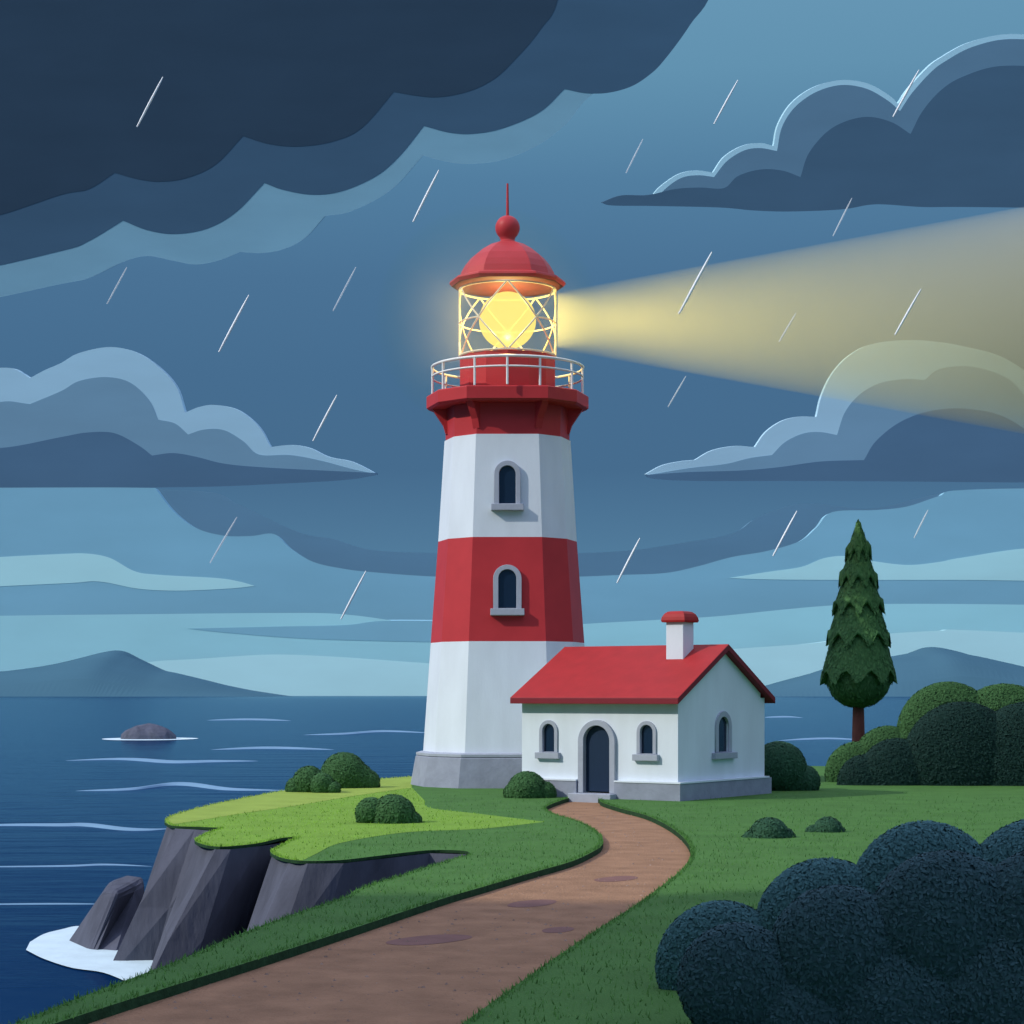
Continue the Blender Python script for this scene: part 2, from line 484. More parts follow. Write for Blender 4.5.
for l in range(LV + 1):
    t = l / LV
    for i in range(n):
        p = tops[i].lerp(bots[i], t)
        k = math.sin(t * math.pi)
        vs.append((p.x + jit[l][i][0] * k, p.y + jit[l][i][1] * k, p.z))
for l in range(LV):
    for i in range(n):
        j = (i + 1) % n
        fs.append([l * n + i, l * n + j, (l + 1) * n + j, (l + 1) * n + i])
cliff = obj('cliff', fix(mesh(vs, fs)), M['rock'])
tag(cliff, kind='structure')

# buttress rocks leaning on the cliff and the boulder at its foot
def crag(name, label, tops_, bots_, cat='rock'):
    n = len(tops_)
    vs = list(tops_) + list(bots_)
    fs = [list(range(n))[::-1]] + [[i, (i + 1) % n, n + (i + 1) % n, n + i] for i in range(n)]
    o = obj(name, fix(mesh(vs, fs)), M['rock'])
    bv = o.modifiers.new('edge', 'BEVEL'); bv.width = 0.22; bv.segments = 3
    return tag(o, label, cat)
zt = -1.75
crag('boulder', 'slanted grey boulder in white foam at the foot of the cliff',
     [G(104.4, 889.5, zt), G(121, 890.5, zt), G(138, 881, zt + .05), G(146, 875.5, zt + .1), G(126, 873.5, zt + .05), G(110, 880, zt)],
     [G(66, 945, SEA - .1), G(88, 955, SEA - .1), G(114, 957, SEA - .1), G(150, 950, SEA - .1), G(125, 925, SEA - .1), G(82, 929, SEA - .1)])

# foam
foam = sheet('foam', ground_pts(spline([(30, 943), (44, 935), (61, 930.5), (79, 927), (100, 931), (122, 945), (145, 957), (166, 972), (160, 990), (135, 986), (104, 974), (72, 969), (44, 960), (26, 951)], 5), SEA), SEA + 0.03, M['foam'], kind=None)
tag(foam, kind='stuff')

# wave crests
def crest(px, thick, label):
    c = spline(px, 8); n = len(c); vs, fs = [], []
    for i, p in enumerate(c):
        g = G(p.x, p.y + thick * 0.5, SEA)
        t = i / (n - 1)
        k = max(0.02, math.sin(math.pi * t)) ** 0.7
        h = thick * 0.50 / F * g.y * k
        d = thick * 0.19 / (SEA * 0 + (HC - SEA)) / F * g.y ** 2 * k
        vs += [(g.x, g.y - d, SEA - 0.01), (g.x, g.y - d * .5, SEA + h * .75), (g.x, g.y, SEA + h), (g.x, g.y + d, SEA + h * .6), (g.x, g.y + d * 2, SEA - 0.01)]
    for i in range(n - 1):
        for k in range(4):
            a = i * 5 + k; fs.append([a, a + 1, a + 6, a + 5])
    return tag(obj('wave_crest', smooth(fix(mesh(vs, fs))), M['crest']), label, 'wave', 'pale wave crests on the sea')
crest([(207, 719), (250, 718.4), (291, 719.5)], 2.6, 'short pale wave crest between the sea rock and the tower, nearest the horizon')
crest([(304, 733.5), (345, 732.5), (384, 730), (432, 731.5)], 3.0, 'pale wave crest that runs up against the left side of the white tower')
crest([(211.5, 748), (270, 746.5), (334, 748)], 3.4, 'pale wave crest level with the top of the rear left shrub')
crest([(66, 758.5), (124, 757.3), (172.5, 760.3), (215, 759.5), (258, 759)], 4.2, 'long pale wave crest just below the round sea rock')
crest([(76, 788.5), (132, 787), (180, 782), (228, 787), (284, 788)], 5.0, 'thick arched wave crest that ends at the headland grass edge')
crest([(-90, 826), (0, 823), (61, 823), (87, 823), (124, 827), (150, 827.5), (174, 826)], 5.0, 'thick wavy crest left of the headland tip')
crest([(-70, 866), (60, 865), (106, 863.5), (152, 865)], 2.8, 'thin wave crest above the slanted boulder')
crest([(-70, 904), (40, 903), (112, 903)], 2.4, 'thin lowest wave crest beside the slanted boulder')
crest([(765, 716.6), (785, 716), (803, 716.8)], 2.0, 'faint short wave crest right of the cottage roof')
crest([(778, 739.5), (826, 737.5), (872, 739.5)], 2.4, 'pale wave crest behind the conifer trunk')

# sea rock and its foam ring
c = G(149, 739, SEA)
bm = bmesh.new(); bmesh.ops.create_icosphere(bm, subdivisions=3, radius=1)
for v in bm.verts:
    q = v.co.normalized(); f = 1 + 0.06 * math.sin(q.x * 5 + 1) * math.cos(q.y * 4) + 0.03 * math.sin(q.x * 13 + q.z * 9)
    v.co = Vector((q.x * 3.95 * f, q.y * 3.4 * f, q.z * 2.15 * f * (1 - 0.10 * q.x)))
me = bpy.data.meshes.new('m'); bm.to_mesh(me); bm.free()
o = obj('sea_rock', me, M['rock']); o.location = c
tag(o, 'dark rounded rock standing out of the sea', 'rock')
ring = [Vector((c.x + 6.7 * math.cos(a) * (1 + .05 * math.sin(3 * a)), c.y + 9.0 * math.sin(a), 0)) for a in [k * math.pi / 24 for k in range(48)]]
o = sheet('foam_ring', ring, SEA + 0.03, M['foam'], kind=None); tag(o, kind='stuff')

# damp patches on the path
def patch(x, y, w, h, label):
    pts = []
    for k in range(28):
        a = 2 * math.pi * k / 28
        pts.append(G(x + w * math.cos(a) * (1 + 0.06 * math.sin(2 * a + x)), y + h * math.sin(a) - 0.07 * w * math.cos(a), -0.115))
    tag(sheet('damp_patch', pts, -0.111, M['patch'], kind=None), label, 'damp patch', 'damp patches on the dirt path')
patch(616, 879, 21.5, 2.6, 'smallest damp brown patch in the bend of the path')
patch(532, 903.6, 26, 3.4, 'damp brown patch near the left turf edge of the path')
patch(558, 930, 17, 2.8, 'damp brown patch near the right side of the shaded path')
patch(429, 940, 41, 4.6, 'largest damp brown patch in the shaded wide part of the path')

# ---- short grass blades that break the clean turf edges, and small stones on the path
def inside(poly, P):
    x, y = P[:, 0], P[:, 1]; r = np.zeros(len(P), bool)
    px = np.array([p.x for p in poly]); py = np.array([p.y for p in poly])
    j = len(poly) - 1
    for i in range(len(poly)):
        c = ((py[i] > y) != (py[j] > y)) & (x < (px[j] - px[i]) * (y - py[i]) / (py[j] - py[i] + 1e-12) + px[i])
        r ^= c; j = i
    return r
def along(ps, per_m, off0, off1, ymax=80):
    out = []
    for a, b in zip(ps[:-1], ps[1:]):
        d = b - a
        if d.length < 1e-4 or max(a.y, b.y) > ymax or min(a.y, b.y) < 14: continue
        n = Vector((-d.y, d.x, 0)).normalized()
        for _ in range(max(1, int(d.length * per_m))):
            p = a + d * random.random() + n * random.uniform(off0, off1)
            out.append((p.x, p.y))
    return np.array(out)
def blades(name, pts, z, h, w, m):
    n = len(pts)
    a = rng.uniform(0, 2 * math.pi, n); hh = h * rng.uniform(0.5, 1.3, n); ww = w * rng.uniform(0.7, 1.3, n)
    la = rng.uniform(0, 2 * math.pi, n); le = rng.uniform(0.1, 0.8, n) * hh
    V = np.zeros((n * 3, 3))
    V[0::3, 0] = pts[:, 0] - np.cos(a) * ww; V[0::3, 1] = pts[:, 1] - np.sin(a) * ww; V[0::3, 2] = z
    V[1::3, 0] = pts[:, 0] + np.cos(a) * ww; V[1::3, 1] = pts[:, 1] + np.sin(a) * ww; V[1::3, 2] = z
    V[2::3, 0] = pts[:, 0] + np.cos(la) * le; V[2::3, 1] = pts[:, 1] + np.sin(la) * le; V[2::3, 2] = z + hh
    me = bpy.data.meshes.new('m')
    me.vertices.add(n * 3); me.vertices.foreach_set('co', V.ravel())
    me.loops.add(n * 3); me.loops.foreach_set('vertex_index', np.arange(n * 3, dtype=np.int32))
    me.polygons.add(n); me.polygons.foreach_set('loop_start', np.arange(0, n * 3, 3, dtype=np.int32))
    me.update(calc_edges=True); smooth(me)
    me.normals_split_custom_set_from_vertices([(0, 0, 1)] * (n * 3))
    o = obj(name, me, m); tag(o, kind='stuff')
    return o
le_, rr_ = [G(p.x, p.y) for p in left_edge], [G(p.x, p.y) for p in right_edge]
hd_, in_, nl_ = ground_pts(headland), ground_pts(inlet), ground_pts(near_lip)
spots = [q for q in (along(le_, 90, -0.10, 0.10), along(rr_, 90, -0.10, 0.10), along(nl_, 70, -0.12, 0.03)) if len(q)]
spots = np.concatenate(spots); spots = spots[inside(outline, spots)]
rnd = np.stack([rng.uniform(-6, 16, 60000), rng.uniform(16, 70, 60000)], 1)
rnd = rnd[rng.uniform(0, 1, 60000) < np.clip((66 - rnd[:, 1]) / 40, 0, 1)]
rnd = rnd[inside(outline, rnd) & ~inside(mz, rnd)]
blades('grass', np.concatenate([spots, rnd]), -0.01, 0.07, 0.010, M['blade'])
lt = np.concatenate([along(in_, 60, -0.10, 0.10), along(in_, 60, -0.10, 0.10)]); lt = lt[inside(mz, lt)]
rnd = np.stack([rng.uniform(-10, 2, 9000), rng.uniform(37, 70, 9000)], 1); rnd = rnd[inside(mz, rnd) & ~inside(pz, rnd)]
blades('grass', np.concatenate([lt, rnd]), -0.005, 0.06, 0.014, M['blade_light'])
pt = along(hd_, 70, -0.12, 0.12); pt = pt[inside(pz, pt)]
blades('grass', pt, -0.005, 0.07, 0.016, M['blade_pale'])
pth = push(pl, -0.05) + push(prr, 0.05)[::-1]
pp_ = np.stack([rng.uniform(-8, 7, 5200), 15 + 44 * rng.uniform(0, 1, 5200) ** 1.2], 1); pp_ = pp_[inside(pth, pp_)]
mbp = MB()
for x, y in pp_[:900]:
    r = random.choice((0.008, 0.012, 0.012, 0.018, 0.026)); a = random.random() * 3
    u, v_ = math.cos(a) * r, math.sin(a) * r
    z0_ = -0.117
    mbp.add([(x + u * 1.4, y + v_ * 1.4, z0_), (x - v_, y + u, z0_), (x - u * 1.2, y - v_ * 1.2, z0_), (x + v_, y - u, z0_), (x + u * .3, y + v_ * .2, z0_ + r * .9), (x - u * .4, y - v_ * .3, z0_ + r * .8)],
            [[0, 1, 4], [1, 5, 4], [1, 2, 5], [2, 3, 5], [3, 4, 5], [3, 0, 4]])
tag(obj('gravel', mbp.mesh(), M['pebble']), kind='stuff')

# ================================================================== LIGHTHOUSE
TX, TY = -0.16, 71.0
PPM = F / TY
A10 = [-29, 29, 57, 90, 123, 151, 209, 237, 270, 303]
def tz(y, rpx=0.0):      # height of an image row on the tower (middle of its visible depth)
    return HC + (HORIZON - y) / F * (TY - 0.5 * rpx / PPM)
def ring10(r, z, angs=A10): return [(r * math.sin(R(a)), -r * math.cos(R(a)), z) for a in angs]
def frustum(prof, angs=A10, cap=True, rc=None):
    """prof: list of (radius px, image row)"""
    n = len(angs); vs, fs = [], []
    for rp, y in prof: vs += ring10(rp / PPM, tz(y, rp if rc is None else rc), angs)
    for i in range(len(prof) - 1):
        for k in range(n):
            l = (k + 1) % n
            fs.append([i * n + k, i * n + l, (i + 1) * n + l, (i + 1) * n + k])
    if cap:
        fs.append(list(range(n))); fs.append([(len(prof) - 1) * n + k for k in range(n)])
    return fix(mesh(vs, fs))

lh = thing('lighthouse', 'tall red and white banded lighthouse with a lit lantern under a red dome', 'lighthouse', (TX, TY, 0))
vsp = frustum([(97.5, 789), (92, 757.5), (90, 756)])
for v in vsp.vertices:
    if v.co.z < 0.3: v.co.z = -0.1
obj('plinth', vsp, M['stone'], lh)['label'] = 'grey stone plinth'
obj('plinth_ledge', frustum([(91.5, 756), (91.5, 753.5), (86, 752)]), M['trim'], lh)
def rshaft(y): return np.interp(y, [437, 539, 642, 755], [63.0, 69.3, 76.8, 84.5])
obj('wall_band', frustum([(rshaft(642), 642), (rshaft(755), 754)][::-1]), M['white'], lh)['label'] = 'lower white band'
obj('wall_band', frustum([(rshaft(539), 539), (rshaft(642), 642)][::-1]), M['red'], lh)['label'] = 'red band'
obj('wall_band', frustum([(rshaft(437), 437), (rshaft(539), 539)][::-1]), M['white'], lh)['label'] = 'upper white band'
obj('corbel', frustum([(61.8, 437.4), (62.6, 404)]), M['red'], lh)
obj('gallery_deck', frustum([(79, 404.5), (81, 402.5), (81, 391), (80, 390)]), M['red'], lh)
for a in (-29.5, 29.5, -86, 86, 150, 210):
    ca, sa = math.cos(R(a)), math.sin(R(a))
    w = 0.13
    prof = [(58 / PPM, tz(431, 62)), (61.8 / PPM, tz(431, 62)), (64.5 / PPM, tz(422, 62)), (75.5 / PPM, tz(405.5, 62)), (75.5 / PPM, tz(403, 62)), (58 / PPM, tz(403, 62))]
    vs = []
    for s_ in (-w, w):
        for r_, z_ in prof: vs.append((r_ * sa + s_ * ca, -r_ * ca + s_ * sa, z_))
    m_ = len(prof)
    fs = [list(range(m_)), [m_ + k for k in range(m_)]] + [[k, (k + 1) % m_, m_ + (k + 1) % m_, m_ + k] for k in range(m_)]
    obj('bracket', fix(mesh(vs, fs)), M['red'], lh)
# railing
RR = 75.5 / PPM
zd, zm, zr = tz(390.5, 70), tz(372.5, 70), tz(362.5, 70)
def circ(r, z, n=64): return [(r * math.sin(2 * math.pi * k / n), -r * math.cos(2 * math.pi * k / n), z) for k in range(n)]
mb = MB(); mb.tube(circ(RR, zr), 0.05, 8, True)
rail = obj('railing', smooth(mb.mesh()), M['rail'], lh)
mb = MB(); mb.tube(circ(RR, zm), 0.036, 8, True)
obj('mid_rail', smooth(mb.mesh()), M['rail'], rail)
for a in (0, 24.7, 56.7, 81, 123.3, 155.3, 180, -24.7, -56.7, -81, -123.3, -155.3):
    x, y = RR * math.sin(R(a)), -RR * math.cos(R(a))
    mb = MB(); mb.tube([(x, y, zd), (x, y, zr)], 0.042, 8)
    obj('post', smooth(mb.mesh(), 40), M['rail'], rail)
# lantern
A16 = [k * 360 / 14 for k in range(14)]
obj('lantern_base', frustum([(48.5, 391), (48.5, 354)], A16), M['red'], lh)
zl0, zl1 = tz(353.5, 48), tz(285, 48)
RL = 47.3 / PPM
n = 40
vs = circ(RL, zl0, n) + circ(RL, zl1, n)
obj('lantern_glass', smooth(mesh(vs, [[k, (k + 1) % n, n + (k + 1) % n, n + k] for k in range(n)])), M['glass'], lh)
RB = 48.2 / PPM
def arc(a0, z0, a1, z1, m=6): 
    return [(RB * math.sin(R(a0 + (a1 - a0) * k / m)), -RB * math.cos(R(a0 + (a1 - a0) * k / m)), z0 + (z1 - z0) * k / m) for k in range(m + 1)]
zmid = (zl0 + zl1) / 2
mb = MB()
for i in range(5):
    a = i * 72
    for s_ in (-1, 1):
        mb.tube(arc(a, zl1, a + 36 * s_, zmid), 0.032, 6)
        mb.tube(arc(a, zl0, a + 36 * s_, zmid), 0.032, 6)
for a0, a1 in ((36, 108), (108, 180), (180, 252), (252, 324)): mb.tube(arc(a0, zmid, a1, zmid), 0.028, 6)
for a in (-88, 88): mb.tube([(RB * math.sin(R(a)), -RB * math.cos(R(a)), zl0), (RB * math.sin(R(a)), -RB * math.cos(R(a)), zl1)], 0.036, 6)
mb.tube(circ(RB, zl0 + .02), 0.035, 6, True); mb.tube(circ(RB, zl1 - .02), 0.035, 6, True)
obj('glazing_bars', mb.mesh(), M['lattice'], lh)
bm = bmesh.new(); bmesh.ops.create_uvsphere(bm, u_segments=40, v_segments=24, radius=28.5 / PPM)
me = bpy.data.meshes.new('m'); bm.to_mesh(me); bm.free()
zlamp = tz(320.5, 0)
lamp = obj('lamp', smooth(me), M['lamp'], lh); lamp.location = (0, 0, zlamp); lamp['label'] = 'glowing yellow lamp'
mb = MB(); mb.tube([(0, 0, zl0 - .05), (0, 0, zlamp - 28.4 / PPM)], 0.35, 16)
obj('lamp_stand', mb.mesh(), M['red'], lh)
# dome
dome = obj('dome', frustum([(56, 284.5), (58.3, 281.5), (57.5, 279.5), (50, 277.3), (48.3, 276.5), (46.3, 270), (42.5, 263.3), (36.5, 255.8), (28.5, 249.3), (19, 243.5), (8.5, 239.7)], rc=22), M['red'], lh)
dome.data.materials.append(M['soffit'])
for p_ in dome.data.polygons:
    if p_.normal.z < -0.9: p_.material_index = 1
bm = bmesh.new(); bmesh.ops.create_uvsphere(bm, u_segments=24, v_segments=16, radius=12.3 / PPM)
me = bpy.data.meshes.new('m'); bm.to_mesh(me); bm.free()
fin = obj('finial', smooth(me), M['red'], lh); fin.location = (0, 0, tz(226.5, 12))
mb = MB(); mb.tube([(0, 0, tz(242, 12)), (0, 0, tz(239, 12)), (0, 0, tz(236.5, 12))], [9.5 / PPM, 7 / PPM, 8 / PPM], 16)
obj('finial_neck', smooth(mb.mesh(), 50), M['red'], lh)
mb = MB(); mb.tube([(0, 0, tz(216, 12)), (0, 0, tz(182, 12))], [0.055, 0.035], 8)
obj('spire', smooth(mb.mesh(), 50), M['red'], lh)

def arch(cx, w, z0, z1, n=12):
    r = w / 2
    return [(cx - r, z0), (cx + r, z0)] + [(cx + r * math.cos(math.pi * k / n), z1 - r + r * math.sin(math.pi * k / n)) for k in range(n + 1)]

def window_set(parent, mtx, w_in, h_in, w_out, h_out, sill_w, sill_h, proud, recess):
    """frame (part) with sill and pane (sub-parts); local x right, y into the wall, z up; origin at the top of the sill"""
    fr = obj('window', prism([arch(0, w_out, 0, h_out, 16), arch(0, w_in, 0.02, h_in, 16)], -proud, recess, 0.012, 1), M['trim'], parent)
    fr.matrix_local = mtx
    mb = MB(); mb.box(-sill_w / 2, sill_w / 2, -proud - 0.10, 0.06, -sill_h, -0.003)
    s_ = obj('sill', mb.mesh(), M['trim'], fr)
    bv = s_.modifiers.new('edge', 'BEVEL'); bv.width = 0.015; bv.segments = 2
    obj('pane', prism([arch(0, w_in + .02, -0.003, h_in + .02, 16)], recess - 0.03, recess - 0.012), M['pane'], fr)
    return fr

def tower_window(y_sill, y_top_frame, y_top_open, w_frame, w_open, w_sill, h_sill):
    rs = rshaft(y_sill) / PPM; rt = rshaft(y_top_frame) / PPM
    d0 = rs * math.cos(R(29)); d1 = rt * math.cos(R(29))
    pm = F / (TY - d0)
    z0 = HC + (HORIZON - y_sill) / F * (TY - d0); z1 = HC + (HORIZON - y_top_frame) / F * (TY - d1)
    up = Vector((0, d0 - d1, z1 - z0)); Ln = up.length; up.normalize()
    x = Vector((1, 0, 0)); yv = up.cross(x)  # into the wall (+Y)
    m = Matrix((x, yv, up)).transposed().to_4x4()
    m.translation = Vector((0, -d0, z0))
    window_set(lh, m, w_open / pm, Ln * (y_sill - y_top_open) / (y_sill - y_top_frame), w_frame / pm, Ln, w_sill / pm, h_sill / pm, 0.13, 0.03 - 0.04)
tower_window(504.5, 461, 466, 26.5, 16.6, 32.5, 6.5)
tower_window(609, 565, 569.7, 28.5, 18.0, 34, 6.8)

# ================================================================== COTTAGE
TH = R(35); LEN, WID = 5.75, 5.585
CX, CY = 5.03, 60.0
ho = thing('cottage', 'white keeper cottage with a red gable roof beside the lighthouse', 'cottage', (CX, CY, 0), -TH)
# local x along the front (front wall x from -LEN to 0), local y into the house
WT = 3.115; SL = 0.53; AP = WT + SL * WID / 2
dx = -2.875; DW, DH = 0.98, 2.27
win_x = (-4.711, -1.095)
loops = [[(-LEN, 0), (dx - DW / 2, 0), (dx - DW / 2, DH - DW / 2)] + [(dx - DW / 2 * math.cos(math.pi * k / 16), DH - DW / 2 + DW / 2 * math.sin(math.pi * k / 16)) for k in range(1, 16)] + [(dx + DW / 2, DH - DW / 2), (dx + DW / 2, 0), (0, 0), (0, WT), (-LEN, WT)]]
for wx in win_x: loops.append(arch(wx, 0.47, 1.40, 2.31, 14))
walls = MB()
def take(me, fn=lambda v: v):
    walls.add([fn(v.co) for v in me.vertices], [list(p.vertices) for p in me.polygons])
take(prism(loops, 0.0, 0.28))
gl = [[(0.28, 0), (WID - .28, 0), (WID - .28, WT + SL * .28), (WID / 2, AP), (0.28, WT + SL * .28)], arch(WID / 2, 0.64, 1.41, 2.55, 14)]
take(prism(gl, 0.0, 0.28), lambda v: Vector((-v.y, v.x, v.z)))
take(prism([gl[0]], 0.0, 0.28), lambda v: Vector((-LEN + v.y, v.x, v.z)))
take(prism([[(-LEN, 0), (0, 0), (0, WT), (-LEN, WT)]], WID - .28, WID))
obj('wall', walls.mesh(), M['white'], ho)
# plinth with a gap at the door
q = 0.17; PH = 0.52
mb = MB()
fr0, fr1 = dx - 0.70, dx + 0.70
for a, b, c_, d in ((-LEN - q, fr0, -q, -0.001), (fr1, q, -q, -0.001), (0.001, q, 0.0, WID), (-LEN - q, -LEN - 0.001, 0.0, WID), (-LEN - q, q, WID + .001, WID + q)):
    mb.box(a, b, c_, d, -0.2, PH)
obj('plinth', mb.mesh(), M['stone'], ho)['label'] = 'grey stone plinth'
mb = MB()
for a, b, c_, d in ((-LEN - q - .02, fr0, -q - .02, 0.0), (fr1, q + .02, -q - .02, -0.001), (0.001, q + .02, 0.0, WID), (-LEN - q - .02, -LEN - 0.001, 0.001, WID)):
    mb.box(a, b, c_, d, PH + .001, PH + .05)
obj('plinth_ledge', mb.mesh(), M['white'], ho)
# roof
ov, og, rt_ = 0.36, 0.22, 0.21
ye, ze = -ov, WT - SL * ov
prof = [(ye, ze), (WID / 2, WT + SL * WID / 2), (WID + ov, ze), (WID + ov, ze + rt_ * .95), (WID / 2, WT + SL * WID / 2 + rt_), (ye, ze + rt_ * .95)]
prof = [(p[0], p[1] + 0.004) for p in prof]
m_ = len(prof); vs = []
for x in (-LEN - og, og):
    for y, z in prof: vs.append((x, y, z))
fs = [[0, 1, 4, 5], [1, 2, 3, 4], [m_ + 0, m_ + 5, m_ + 4, m_ + 1], [m_ + 1, m_ + 4, m_ + 3, m_ + 2]] + [[k, (k + 1) % m_, m_ + (k + 1) % m_, m_ + k] for k in range(m_)]
me = fix(mesh(vs, fs))
roof = obj('roof', me, M['roof_red'], ho)
me.materials.append(M['shade_red'])                      # eaves and verges: shade painted in as a darker red
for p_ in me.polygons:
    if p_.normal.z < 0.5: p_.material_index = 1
bv = roof.modifiers.new('edge', 'BEVEL'); bv.width = 0.02; bv.segments = 2
# chimney (> cap)
cx, cy, cw, cd = -1.23, WID / 2 - 0.56, 0.31, 0.33
mb = MB(); mb.box(cx - cw, cx + cw, cy - cd, cy + cd, 4.0, 5.50)
ch = obj('chimney', mb.mesh(), M['white'], roof)
bv = ch.modifiers.new('edge', 'BEVEL'); bv.width = 0.015; bv.segments = 2
ex = 0.10
caps = [(ex, 5.502), (ex + .02, 5.56), (ex + .0, 5.66), (ex - .05, 5.76), (ex - .13, 5.83), (ex - .2, 5.85)]
vs = []
for e, z in caps:
    vs += [(cx - cw - e, cy - cd - e, z), (cx + cw + e, cy - cd - e, z), (cx + cw + e, cy + cd + e, z), (cx - cw - e, cy + cd + e, z)]
fs = [[3, 2, 1, 0], [len(vs) - 4 + k for k in range(4)]]
for i in range(len(caps) - 1):
    for k in range(4): fs.append([i * 4 + k, i * 4 + (k + 1) % 4, i * 4 + 4 + (k + 1) % 4, i * 4 + 4 + k])
obj('chimney_cap', fix(mesh(vs, fs)), M['roof_red'], ch)
# windows
def Tm(x, y, z, rz=0.0): return Matrix.Translation((x, y, z)) @ Matrix.Rotation(rz, 4, 'Z')
for wx in win_x: window_set(ho, Tm(wx, 0, 1.395), 0.45, 0.90, 0.70, 1.02, 0.90, 0.20, 0.05, 0.10)
window_set(ho, Tm(0, WID / 2, 1.405, R(90)), 0.66, 1.12, 1.04, 1.30, 1.42, 0.20, 0.05, 0.08)
# door
dr = prism([arch(dx, DW + .02, 0.20, DH + .01, 16)], 0.07, 0.13)
door = obj('door', dr, M['door'], ho)
dfw = 1.36
loop_o = [(dx - dfw / 2, 0.16)] + [(dx - dfw / 2 * math.cos(math.pi * k / 20), 2.43 - dfw / 2 + dfw / 2 * math.sin(math.pi * k / 20)) for k in range(21)] + [(dx + dfw / 2, 0.16)]
loop_i = [(dx + DW / 2 - .01, 0.16)] + [(dx + (DW / 2 - .01) * math.cos(math.pi * k / 20), DH - DW / 2 + (DW / 2 - .01) * math.sin(math.pi * k / 20)) for k in range(21)] + [(dx - DW / 2 + .01, 0.16)]
obj('door_frame', prism([loop_o + loop_i], -0.11, 0.05, 0.012, 1), M['trim'], ho)
mb = MB(); mb.box(dx - 0.78, dx + 0.78, -0.52, 0.2, -0.2, 0.155)
st = obj('doorstep', mb.mesh(), M['trim'], ho)
bv = st.modifiers.new('edge', 'BEVEL'); bv.width = 0.02; bv.segments = 2

# ================================================================== PLANTS
def shell_points(lobes, count_per_area, zmin=0.0):
    """points and normals on the outer surface of a union of ellipsoids"""
    C = np.array([l[0] for l in lobes]); Rr = np.array([l[1] for l in lobes])
    Ps, Ns = [], []
    for i in range(len(lobes)):
        a = 4 * math.pi * ((Rr[i][0] * Rr[i][1]) ** 1.6 / 3 + (Rr[i][0] * Rr[i][2]) ** 1.6 / 3 + (Rr[i][1] * Rr[i][2]) ** 1.6 / 3) ** (1 / 1.6)
        n = int(a * count_per_area)
        d = rng.normal(size=(n, 3)); d /= np.linalg.norm(d, axis=1)[:, None]
        p = C[i] + d * Rr[i]
        nn = d / Rr[i]; nn /= np.linalg.norm(nn, axis=1)[:, None]
        keep = p[:, 2] > zmin
        for j in range(len(lobes)):
            if j == i: continue
            q = (p - C[j]) / Rr[j]
            keep &= (q * q).sum(1) > 0.93
        Ps.append(p[keep]); Ns.append(nn[keep])
    return np.concatenate(Ps), np.concatenate(Ns)

def leaves_mesh(Pn, Nn, size, tilt=0.35, spread=0.03, droop=None):
    n = len(Pn)
    nn = Nn + rng.normal(size=(n, 3)) * tilt; nn /= np.linalg.norm(nn, axis=1)[:, None]
    if droop is None:
        t = rng.normal(size=(n, 3))
    else:
        t = droop + rng.normal(size=(n, 3)) * 0.35
    t -= (t * nn).sum(1)[:, None] * nn; t /= np.linalg.norm(t, axis=1)[:, None]
    b = np.cross(nn, t)
    s = size * rng.uniform(0.65, 1.35, size=(n, 1))
    c = Pn + Nn * rng.uniform(-spread, spread, size=(n, 1))
    V = np.empty((n * 4, 3)); 
    V[0::4] = c - t * s; V[1::4] = c + b * s * 0.45; V[2::4] = c + t * s; V[3::4] = c - b * s * 0.45
    me = bpy.data.meshes.new('m')
    me.vertices.add(n * 4); me.vertices.foreach_set('co', V.ravel())
    me.loops.add(n * 4); me.loops.foreach_set('vertex_index', np.arange(n * 4, dtype=np.int32))
    me.polygons.add(n); me.polygons.foreach_set('loop_start', np.arange(0, n * 4, 4, dtype=np.int32))
    me.update(calc_edges=True); me.validate()
    return me

def merge(meshes):
    bm = bmesh.new()
    for me in meshes: bm.from_mesh(me)
    out = bpy.data.meshes.new('m'); bm.to_mesh(out); bm.free()
    for me in meshes: bpy.data.meshes.remove(me)
    return out

def shrub(name, label, lobes_px, Y, mat_, leaf=0.055, cover=2.2, group=None, cat='shrub', dep=0.9, ysh=None, core=0.955):
    """lobes_px: (x, y, r[, depth shift in m]) circles in the picture, turned into ellipsoids standing at Y"""
    base = G(lobes_px[0][0], HORIZON + HC * F / Y)
    lobes = []
    for l in lobes_px:
        Yl = Y + (l[3] if len(l) > 3 else 0.0)
        r = l[2] / F * Yl
        c = P(l[0], l[1], Yl)
        lobes.append(((c.x - base.x, c.y - base.y, c.z), (r, r * dep, r)))
    pts, nrm = shell_points(lobes, cover / (leaf * leaf * 0.9), -0.02)
    lm = leaves_mesh(pts, nrm, leaf, 0.20, leaf * 0.30)
    bm = bmesh.new()
    for c_, r_ in lobes:
        mx = Matrix.Translation(c_) @ Matrix.Diagonal((r_[0] * core, r_[1] * core, r_[2] * core, 1))
        bmesh.ops.create_icosphere(bm, subdivisions=4, radius=1, matrix=mx)
    for f in bm.faces: f.smooth = True
    cm = bpy.data.meshes.new('m'); bm.to_mesh(cm); bm.free()
    o = obj(name, merge([cm, lm]), mat_)
    o.location = (base.x, base.y, 0)
    return tag(o, label, cat, group)

